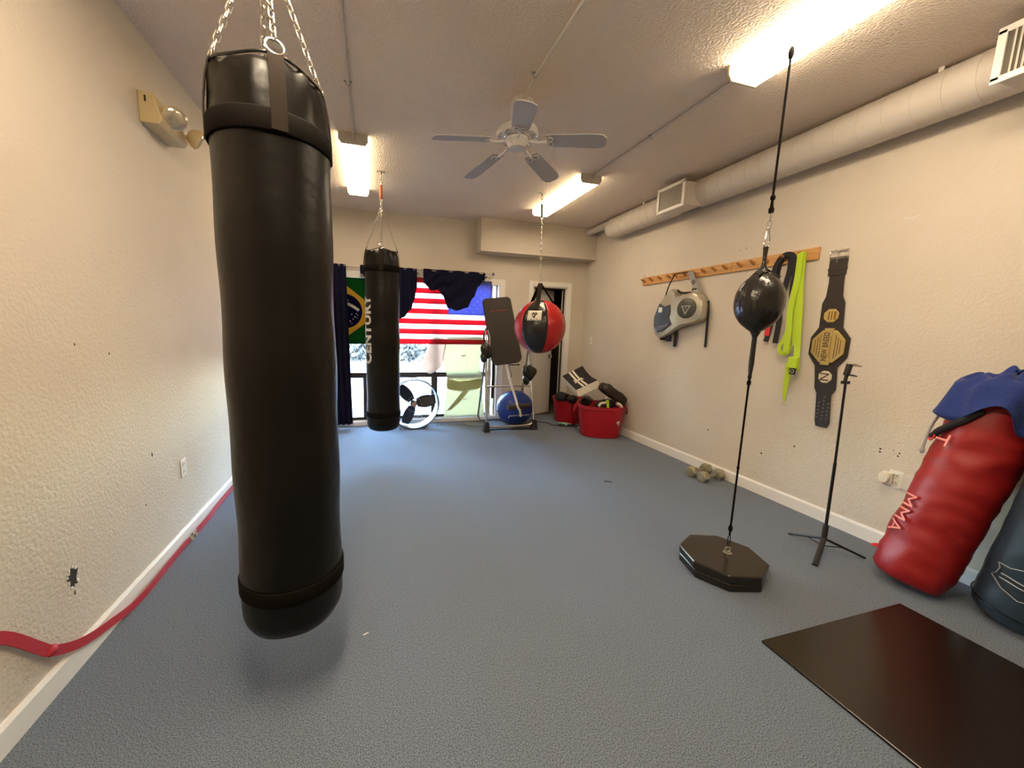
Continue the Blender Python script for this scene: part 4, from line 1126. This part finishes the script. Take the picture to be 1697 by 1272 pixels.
def fanpoly(b, pts, d, n=10):
    # subdivided convex polygon so it follows the wave
    c = (sum(p[0] for p in pts) / len(pts), sum(p[1] for p in pts) / len(pts))
    m = len(pts); vs = [wav(*c, d)]; fs = []
    for k in range(1, n + 1):
        for p in pts: vs.append(wav(c[0] + (p[0] - c[0]) * k / n, c[1] + (p[1] - c[1]) * k / n, d))
    for j in range(m): fs.append((0, 1 + j, 1 + (j + 1) % m))
    for k in range(n - 1):
        for j in range(m): fs.append((1 + k * m + j, 1 + (k + 1) * m + j, 1 + (k + 1) * m + (j + 1) % m, 1 + k * m + (j + 1) % m))
    b.add(vs, fs); return b
def edge_sub(pts, n=8):
    out = []
    for i in range(len(pts)):
        a, c = pts[i], pts[(i + 1) % len(pts)]
        out += [(a[0] + (c[0] - a[0]) * k / n, a[1] + (c[1] - a[1]) * k / n) for k in range(n)]
    return out
fanpoly(B(), edge_sub([(gc.x - .52, gc.z), (gc.x, gc.z - .36), (gc.x + .47, gc.z), (gc.x, gc.z + .36)]), .002).o('yellow_diamond', 'b_yellow', t, smooth=False)
disc = fanpoly(B(), [(gc.x + .01 + .225 * math.cos(2 * PI * k / 40), gc.z + .225 * math.sin(2 * PI * k / 40)) for k in range(40)], .004).o('blue_disc', 'b_blue', t, smooth=False)
b = B()
def bandp(u, v):
    a = math.radians(112 - 62 * u); R2 = .50 + (v - .5) * .035
    return wav(gc.x - .13 + R2 * math.cos(a), gc.z - .37 + R2 * math.sin(a), .006)
b.grid(bandp, 20, 1); b.o('white_band', 'f_white', disc, smooth=False)
b = B()
def bt(a_, q, c):
    a = math.radians(81) - a_ / .5; R2 = .50 + q
    return wav(gc.x - .13 + R2 * math.cos(a), gc.z - .37 + R2 * math.sin(a), .0075)
add_text(b, 'ORDEM E PROGRESSO', .030, bt); b.o('band_lettering', 'b_green', disc, smooth=False)
b = B()
for x, z, s in [(.06, .14, .009), (.03, -.05, .010), (.10, -.04, .010), (.14, -.07, .012), (.16, -.03, .010), (.12, -.10, .010), (.08, -.13, .012), (.10, -.16, .008), (.04, -.12, .011), (.0, -.15, .010), (.05, -.17, .010), (-.05, -.08, .012), (-.10, -.05, .010), (-.12, -.12, .010), (-.06, -.16, .009), (.165, -.08, .009), (.18, -.05, .008)]:
    pts = [wav(gc.x + x + (s if k % 2 == 0 else s * .45) * math.sin(PI * k / 5), gc.z + z + (s if k % 2 == 0 else s * .45) * math.cos(PI * k / 5), .006) for k in range(10)]
    b.add(pts, [tuple(range(10))])
b.o('stars', 'f_white', disc, smooth=False)

# translucent cut-out taped to the window
yc = YB - .012
t = thing('window_cutout', 'pale translucent life-size cut-out of a martial artist torso on the window', 'cut-out', (1.25, yc, .06))
def cut(pts, m, name, d=0.0, label=None, sm=True):
    q = [(p.x, p.y) for p in bez([(a, c, 0) for a, c in pts + [pts[0]]], 4)][:-1] if sm else pts
    return B().prism([(x, yc - d, z) for x, z in q], (0, -.0015, 0)).o(name, m, t, smooth=False, label=label)
cut([(1.03, 1.25), (1.0, 1.05), (.985, .90), (1.02, .78), (1.05, .62), (1.04, .45), (1.02, .28), (1.01, .10), (1.02, .06), (1.30, .065), (1.60, .065), (1.62, .15), (1.60, .35), (1.585, .55), (1.56, .75), (1.54, .9), (1.57, 1.1), (1.56, 1.25)], 'film', 'torso', label='pale yellow jacket back')
cut([(.86, 1.25), (.78, 1.14), (.725, 1.0), (.70, .85), (.735, .75), (.80, .715), (.87, .745), (.94, .80), (.98, .87), (1.0, 1.0), (1.03, 1.2)], 'film_skin', 'sleeve', .002, label='pinkish sleeve')
cut([(1.045, .64), (1.20, .60), (1.40, .61), (1.585, .63), (1.58, .52), (1.42, .46), (1.22, .455), (1.045, .50)], 'film_dark', 'belt_band', .003, label='darker belt band')
cut([(1.30, .46), (1.38, .44), (1.22, .27), (1.10, .16), (1.06, .18), (1.16, .30)], 'film_dark', 'belt_tail', .004, sm=False)
for x, z in ((1.285, .975), (.835, .925), (1.30, .33)): B().box((x - .035, yc - .009, z - .009), (x + .035, yc - .005, z + .009)).o('tape', 'cream_frame', t, smooth=False, label='tan strip of tape')

# inversion table
t = thing('inversion_table', 'folding inversion exercise table with a black padded backrest', 'exercise table', (1.8, 4.8, 0))
yfr, ypv = 4.70, 4.90
def fr_tube(pts, r=.0165): return B().tube(pts, r, 12)
xl, xr = 1.462, 2.155
lb = [V(xl + .03, ypv, 1.16), V(xl + .012, 4.80, .60), V(xl, yfr + .01, .14), V(xl + .01, yfr + .01, .10), V(xl + .05, yfr + .01, .068), V(xl + .12, yfr + .01, .06), V(xr - .12, yfr + .01, .06), V(xr - .05, yfr + .01, .068), V(xr - .01, yfr + .01, .10), V(xr, yfr + .01, .14), V(xr - .015, 4.80, .60), V(xr - .03, ypv, 1.16)]
fr_tube(lb).o('front_frame', 'chrome', t, label='silver tube frame')
lb = [V(xl + .035, ypv, 1.16), V(xl + .03, 5.22, .10), V(xl + .07, 5.24, .03), V(xr - .07, 5.24, .03), V(xr - .03, 5.22, .10), V(xr - .035, ypv, 1.16)]
fr_tube(lb, .014).o('rear_frame', 'steel', t)
fr_tube([(xl + .012, 4.80, .60), (xr - .015, 4.80, .60)], .013).o('cross_bar', 'steel', t)
fr_tube([(xl - .01, yfr - .01, .028), (xr + .01, yfr - .01, .028)], .012).o('base_bar', 'black_metal', t)
for x, s in ((xl, -1), (xr, 1)):
    b = B(); b.prism([(x - .045, yfr - .05, 0), (x + .045, yfr - .05, 0), (x + .035, yfr - .05, .05), (x + .022, yfr - .05, .14), (x - .02, yfr - .05, .14), (x - .04, yfr - .05, .05)], (0, .09, 0))
    b.o('foot', 'rubber', t, smooth=False, bevel=.008)
    B().lathe((x - s * .03, ypv, 1.17), [(.035, -.02), (.04, 0), (.035, .02)], 18, ax=(1, 0, 0)).o('pivot', 'steel', t)
    hx = x + s * .0
    b = B().tube(bez([(hx - s * .02, ypv - .02, 1.17), (hx + s * .03, ypv - .10, 1.22), (hx + s * .045, ypv - .14, 1.31), (hx + s * .01, ypv - .14, 1.38), (hx - s * .02, ypv - .10, 1.34)], 6), .011, 9)
    b.o('handle', 'foam', t)
# backrest: rounded slab between two centres
At = V(1.652, 5.02, 1.795); Ab = V(1.772, 4.80, .905)
ud = (At - Ab).normalized(); rt = V(1, 0.05, 0); rt = (rt - ud * rt.dot(ud)).normalized(); nf_ = rt.cross(ud).normalized()
Lb = (At - Ab).length
def rounded(w0, w1, L, r):
    pts = []
    for cx_, cz__, a0_ in ((w1 - r, L - r, 0), (-w1 + r, L - r, 90), (-w0 + r * 1.5, r * 1.5, 180), (w0 - r * 1.5, r * 1.5, 270)):
        rr_ = r if a0_ < 180 else r * 1.5
        for k in range(7):
            a = math.radians(a0_ + 15 * k); pts.append((cx_ + rr_ * math.cos(a), cz__ + rr_ * math.sin(a)))
    return pts
pl = rounded(.222, .208, Lb, .055)
# waist the outline a little
B().prism([Ab + rt * x + ud * z + nf_ * (-.02) for x, z in pl], nf_ * .045).o('backrest', 'foam', t, bevel=.012, smooth=False, seg=3, label='dark padded backrest')
nsign = 1 if nf_.y < 0 else -1
b = B(); cpt = Ab + ud * (Lb - .185) + nf_ * (.0275 if nsign > 0 else -.0225)
for k in range(14): b.prism([cpt + rt * (-.13 + k * .018 + dx) + ud * dz for dx, dz in ((0, -.003), (.011, -.003), (.011, .003), (0, .003))], nf_ * (.001 * nsign))
b.o('printed_lettering', 'red_cloth', t, smooth=False, label='row of small red marks')
sh_t = Ab + ud * .10 + V(0, .03, 0); sh_b = V(1.905, 4.70, .17)
kk = (sh_b - sh_t)
B().tube([sh_t, sh_t + kk * .36], .021, 12).tube([sh_t + kk * .36, sh_t + kk * .37, sh_b + V(0, 0, .16)], [.021, .017, .017], 12).o('shaft', 'white_plastic', t, label='white telescoping shaft')
B().tube([sh_t + V(.02, .02, 0), sh_t + kk * .34 + V(.03, .02, 0)], .012, 10).o('adjuster_rod', 'black_metal', t)
B().cyl(sh_t + kk * .13 + V(.01, -.01, 0), sh_t + kk * .13 + V(.16, -.01, .0), .007, 8).ell(sh_t + kk * .13 + V(.165, -.01, 0), (.014, .014, .014), 10, 8).o('adjust_lever', 'black_metal', t)
ank = V(1.905, 4.695, .335)
B().tube([ank + V(-.15, 0, -.01), ank + V(.17, 0, .01)], .034, 16).o('ankle_roller', 'foam', t)
B().tube([ank + V(-.02, -.0, .04), ank + V(-.02, -.03, .0), ank + V(.02, -.02, -.05), ank + V(.045, 0, -.14)], .016, 10).o('foot_bracket', 'white_plastic', t)
B().tube([ank + V(-.14, -.02, -.15), ank + V(-.12, 0, -.13), ank + V(.17, 0, -.125)], .007, 8).o('foot_rest', 'steel', t)
B().ribbon([(xl + .16, ypv + .06, 1.0), (xl + .15, ypv + .02, .7), (xl + .13, ypv - .02, .42)], (.02, 0, 0), (0, 1, 0), .004).o('safety_strap', 'black_cloth', t)

# gloves hanging from the frame of the table
def pouch(c, s, label, seedv):
    c = V(*c)
    b = B().ell(c, (.095 * s, .05 * s, .12 * s), 24, 16, nz=.45, ns=7 / s)
    b.ell(c + V(-.045 * s, .0, -.10 * s), (.05 * s, .04 * s, .07 * s), 16, 10, nz=.4, ns=9)
    tt_ = thing('hanging_glove', label, 'glove', tuple(c))
    b.o('glove_body', 'vinyl_shiny', tt_)
    B().ribbon([c + V(.02, 0, .08 * s), c + V(.0, .02, .2 * s), c + V(-.02, .03, .33 * s)], (.008, 0, 0), (0, 1, 0), .003).ribbon([c + V(.04, 0, .08 * s), c + V(.05, .02, .2 * s), c + V(.02, .03, .33 * s)], (.008, 0, 0), (0, 1, 0), .003).o('wrist_strap', 'outline', tt_)
pouch((2.045, 4.66, .80), 1.0, 'black shiny training gloves hanging on the right side of the inversion table', 1)
pouch((1.43, 4.68, 1.08), .85, 'crumpled black glove hanging on the left side of the inversion table', 2)

# exercise ball
tag(B().ell((1.985, 5.02, .25), (.265, .265, .25), 48, 28).torus((1.985, 5.02, .32), .255, .002, n=48, k=4).o('exercise_ball', 'blue_ball'), 'large shiny blue exercise ball under the inversion table', 'ball')

# red tubs
def tub(c, ax, L, W, H, label):
    c = V(*c); d = V(math.cos(ax), math.sin(ax), 0); s = V(-d.y, d.x, 0)
    t = thing('storage_tub', label, 'tub', tuple(c), 'red plastic tubs')
    def ring(l, w, z, n=44, e=.68):
        out = []
        for k in range(n):
            a = 2 * PI * k / n; ca, sa = math.cos(a), math.sin(a)
            out.append(c + d * (l / 2 * math.copysign(abs(ca) ** e, ca)) + s * (w / 2 * math.copysign(abs(sa) ** e, sa)) + V(0, 0, z))
        return out
    b = B()
    b.rings([ring(L * .80, W * .78, .004), ring(L * .84, W * .82, .02), ring(L * .96, W * .95, H * .86), ring(L * .965, W * .955, H * .87), ring(L, W, H * .90), ring(L, W, H * .985), ring(L * 1.03, W * 1.04, H), ring(L * .98, W * .97, H), ring(L * .93, W * .91, H * .86), ring(L * .80, W * .78, .03), ring(.02, .02, .028)], cap=False)
    b.add(ring(L * .80, W * .78, .004), [tuple(range(44))])
    b.o('tub_shell', 'bin_red', t)
    for sg in (-1, 1):
        p = c + d * (sg * L * .515) + V(0, 0, H * .96)
        B().tube(bez([p - s * .07, p - s * .05 + d * sg * .02 + V(0, 0, -.05), p + d * sg * .03 + V(0, 0, -.10), p + s * .05 + d * sg * .02 + V(0, 0, -.05), p + s * .07], 5), .008, 8).o('rope_handle', 'rope_red', t)
    return t, c, d, s
t1, c1, d1, s1 = tub((2.925, 4.29, 0), math.radians(-25), .60, .52, .42, 'red plastic tub full of pads, nearest one by the right wall')
b = B().box((-.055, -.001, -.02), (.055, .001, .02))
lc = V(3.085, 4.135, .225)
b = B(); n_ = V(-.62, -.78, 0)
tmpd = V(.88, -.10, 0)
def tub_pt(a, z):
    k = .82 + (.955 - .82) * (z - .02) / (.42 * .86 - .02) + .012
    ca, sa = math.cos(a), math.sin(a)
    return c1 + d1 * (.30 * k * math.copysign(abs(ca) ** .68, ca)) + s1 * (.26 * k * math.copysign(abs(sa) ** .68, sa)) + V(0, 0, z)
b.grid(lambda u, v: tub_pt(math.radians(-58 + 13 * u), .205 + .035 * v), 6, 1)
b.grid(lambda u, v: tub_pt(math.radians(-52 + 6 * u), .18 + .018 * v), 4, 1)
b.o('sticker', 'white_mat', t1, smooth=False, label='small white sticker')
t2, c2, d2, s2 = tub((2.87, 5.03, 0), math.radians(-62), .48, .36, .38, 'red plastic tub tucked behind the nearer tub beside the door')

# contents
def kick_shield():
    t = thing('kick_shield', 'black and white curved strike shield lying across the red tubs', 'pad', (2.8, 4.55, .4))
    A = V(2.566, 4.72, .74); Bq = V(2.884, 4.74, .882); Cq = V(2.965, 4.46, .713); Dq = V(2.621, 4.42, .59)
    th = ((Bq - A).cross(Dq - A)).normalized()
    if th.z > 0: th = -th
    th = V(.032, -.018, -.088)
    def face(u, v, off):
        p = A.lerp(Bq, u).lerp(Dq.lerp(Cq, u), v)
        bend = -.035 * math.sin(PI * v) * u
        return p + th * off + V(0, 0, bend)
    b = B(); nu, nv = 10, 14
    top_ = [[face(i / nu, j / nv, 0) for i in range(nu + 1)] for j in range(nv + 1)]
    bot_ = [[face(i / nu, j / nv, 1) for i in range(nu + 1)] for j in range(nv + 1)]
    vs = [p for r in bot_ for p in r]
    b.grid(lambda u, v: face(u, v, 1), nu, nv)
    for side in ('u0', 'u1', 'v0', 'v1'):
        if side[0] == 'u': b.grid(lambda u, v, s=side: face(float(s[1]), u, v), nv, 1)
        else: b.grid(lambda u, v, s=side: face(u, float(s[1]), v), nu, 1)
    b.o('padded_side', 'white_mat', t, smooth=False, label='cream sides')
    B().grid(lambda u, v: face(u, v, -.0), nu, nv).o('strike_face', 'black_cloth', t, solid=.004, label='black striking face')
    b = B()
    for u0 in (.30, .46):
        b.grid(lambda u, v, u0=u0: face(u0 + u * .09, v, -.035), 2, 14)
    b.grid(lambda u, v: face(.22 + u * .42, .47 + v * .07 + u * .06, -.05), 6, 1)
    b.grid(lambda u, v: face(.20 + u * .40, .60 + v * .07 - u * .14, -.055), 6, 1)
    cc = face(.42, .56, -.06)
    b.torus(cc, .035, .007, ax=tuple(-th.normalized()), n=18, k=6)
    b.o('printed_stripes', 'white_mat', t, smooth=False, label='white crossed stripes')
kick_shield()
def round_pad(c, rot, size, label, name='thai_pad', m='leather'):
    t = thing(name, label, 'pad', c)
    c = V(*c)
    B().ell((c.x, c.y, c.z), size, 32, 20, rot=rot, p=.55, nz=.04).o('padding', m, t)
    for k in (-1, 1):
        o_ = c + rot @ V(size[0] * .45 * k, 0, size[2] * .98)
        B().ell(o_, (.045, .045, .012), 14, 8, rot=rot).o('stud', 'black_cloth', t)
    return t
rotp = Matrix.Rotation(math.radians(-8), 3, 'Z') @ Matrix.Rotation(math.radians(33), 3, 'Y')
round_pad((3.045, 4.22, .565), rotp, (.21, .10, .068), 'long brown-black forearm pad leaning out of the nearer red tub')
def glove(c, r, rot, label, m='vinyl_shiny'):
    t = thing('boxing_glove', label, 'boxing glove', c)
    B().ell(c, r, 24, 16, rot=rot, p=.85, nz=.12, ns=6).o('glove_body', m, t)
    cv = V(*c)
    B().ell(cv + rot @ V(-r[0] * .2, -r[1] * .85, r[2] * .2), (r[0] * .6, r[1] * .35, r[2] * .4), 14, 10, rot=rot).o('thumb', m, t)
    B().tube([cv + rot @ V(-r[0] * .8, 0, 0), cv + rot @ V(-r[0] * 1.25, 0, 0)], [r[2] * .72, r[2] * .66], 16).o('cuff', 'band', t)
I3 = Matrix.Identity(3)
glove((2.71, 4.98, .40), (.10, .08, .07), Matrix.Rotation(2.2, 3, 'Z'), 'matte black glove at the left of the farther red tub', 'black_cloth')
glove((2.80, 4.81, .385), (.085, .075, .065), Matrix.Rotation(-1.0, 3, 'Z'), 'small shiny black glove beside the shield in the farther red tub')
glove((2.725, 4.33, .462), (.085, .075, .065), Matrix.Rotation(.8, 3, 'Z'), 'round black glove at the left rim of the nearer red tub')
t = thing('focus_mitt', 'black focus mitt with cream trim in the nearer red tub', 'focus mitt', (2.97, 4.25, .42))
B().ell((2.97, 4.26, .415), (.15, .09, .065), 24, 14, nz=.2, ns=6).o('padding', 'black_cloth', t)
B().tube(bez([(2.835, 4.20, .405), (2.86, 4.19, .445), (2.92, 4.175, .455)], 6), .017, 8).tube(bez([(3.06, 4.15, .445), (3.10, 4.14, .435), (3.135, 4.13, .395)], 6), .022, 8).o('trim', 'white_mat', t, label='cream trim')
B().tube(bez([(2.95, 4.24, .49), (3.0, 4.22, .53), (3.05, 4.21, .47)], 6), .006, 6).o('buckle_wire', 'chrome', t)
b = B(); b.ribbon(bez([(2.915, 4.15, .50), (2.925, 4.14, .46), (2.915, 4.12, .42), (2.925, 4.10, .375)], 5), (.016, 0, 0), (0, 1, 0), .004).ell((2.925, 4.15, .475), (.028, .012, .022), 12, 8, nz=.3, ns=40)
tag(b.o('neon_wrap', 'lime'), 'small neon yellow wrap draped over the rim of the nearer tub', 'hand wrap')
tag(B().tube(bez([(2.78, 4.78, .395), (2.74, 4.72, .32), (2.73, 4.69, .2), (2.76, 4.66, .08), (2.79, 4.66, .02)], 6), .004, 6).tube(bez([(2.83, 4.75, .395), (2.85, 4.68, .33), (2.83, 4.65, .2), (2.80, 4.65, .08)], 6), .003, 6).o('jump_rope', 'band'), 'thin dark jump rope trailing over the farther red tub to the floor', 'jump rope')

# floor bits
tag(B().tube(bez([(.86, 5.16, .008), (1.1, 5.15, .008), (1.28, 5.17, .008), (1.36, 5.25, .008), (1.7, 5.28, .008)], 10), .005, 6).o('power_cord', 'outline'), 'grey power cord running from the drum fan along the window', 'cord')
tag(B().tube(bez([(1.27, 5.19, .010), (1.30, 5.08, .009), (1.42, 4.99, .008), (1.50, 5.02, .008), (1.42, 5.09, .008), (1.29, 5.15, .012), (1.36, 5.24, .014)], 10), .005, 6).o('cord_loop', 'outline'), 'loop of grey cord on the carpet left of the inversion table', 'cord')
t = thing('resistance_bands', 'tangle of black and mint green bands on the carpet before the tubs', 'bands', (2.68, 4.78, 0))
b = B()
for k in range(5):
    c = V(2.66 + .03 * k, 4.80 - .02 * k, .012 + .003 * k)
    b.torus(c, .05 + .012 * (k % 3), .005, ax=(.1 * k - .2, .1, 1), n=24, k=5, sx=1.4, sy=.7)
b.tube(bez([(2.30, 5.2, .008), (2.42, 5.05, .008), (2.52, 4.95, .008), (2.50, 4.86, .008), (2.58, 4.82, .008), (2.68, 4.85, .01)], 8), .005, 6)
b.o('black_band', 'rubber', t)
B().tube(bez([(2.64, 4.78, .03), (2.70, 4.80, .035), (2.76, 4.76, .03), (2.72, 4.72, .03), (2.66, 4.74, .03)], 8), .008, 6).tube(bez([(2.60, 4.84, .03), (2.66, 4.86, .03), (2.74, 4.82, .03)], 6), .007, 6).o('mint_band', 'green_band', t, label='mint green band')
tag(B().tube(bez([(2.80, 4.62, .012), (2.85, 4.58, .014), (2.90, 4.57, .012)], 6), .011, 6).o('white_cable_end', 'white_mat'), 'short cream handle lying against the base of the red tubs', 'handle')
tag(B().box((-.06, 1.585, 0), (-.035, 1.59, .002), rot=Matrix.Rotation(.4, 3, 'Z')).o('paper_scrap', 'print', smooth=False), 'tiny white paper scrap on the carpet right of the big black bag', 'paper scrap')
tag(B().tube(bez([(2.05, 2.87, .006), (2.06, 2.85, .006), (2.085, 2.84, .006), (2.10, 2.82, .006)], 4), .003, 5).o('loose_thread', 'rubber'), 'thin dark thread on the open carpet left of the dumbbells', 'thread')

# ================================================================== OUTSIDE
struct(B().box((-30, YB + .15, -.12), (30, YB + 9, -.08)).o('ground_parking', 'ground', smooth=False))
struct(B().box((-40, YB + 9, -.12), (40, YB + 60, -.06)).o('ground_lawn', 'grass', smooth=False))
def tree(x, y, h, r, label, seed, name='tree', cat='tree', group=None):
    rd = random.Random(seed)
    t = thing(name, label, cat, (x, y, -.08), group)
    B().tube([(x, y, -.08), (x + .04, y, h * .35), (x - .02, y, h * .7)], [.035 * h, .02 * h, .01 * h], 8).o('trunk', 'bark', t)
    b = B()
    for i in range(700):
        a = rd.uniform(0, 2 * PI); e = rd.uniform(-1, 1); q = rd.random() ** .4
        p = V(x + r * q * math.cos(a) * math.sqrt(1 - e * e), y + r * q * math.sin(a) * math.sqrt(1 - e * e) * .8, h * .62 + h * .42 * q * e)
        s = rd.uniform(.05, .13) * (r / 1.4 + .4)
        d = V(rd.uniform(-1, 1), rd.uniform(-1, 1), rd.uniform(-1, 1)).normalized(); u = d.orthogonal().normalized() * s; w_ = d.cross(u).normalized() * s * .6
        b.add([p - u, p - w_, p + u, p + w_], [(0, 1, 2, 3)])
    b.o('foliage', 'leaf', t, smooth=False)
for i, (x, y, h, r, l) in enumerate([(-4.5, 15.5, 5.0, 1.8, 'leafy tree beyond the parking lot seen through the left window pane'), (-.5, 17, 6.0, 2.2, 'taller leafy tree beyond the parking lot behind the striped flag'), (3.6, 16, 5.2, 1.9, 'leafy tree beyond the parking lot behind the cut-out'), (7.5, 17.5, 5.6, 2.0, 'leafy tree beyond the parking lot, farthest right')]):
    tree(x, y, h, r, l, i + 3)
for i, x in enumerate([-6, -4.2, -2.4, -.6, 1.2, 3.0, 4.8]):
    tree(x, 13.2, .95, .80, 'low leafy hedge shrub at the edge of the parking lot', i + 20, 'hedge_shrub', 'shrub', 'hedge shrubs beyond the parking lot')
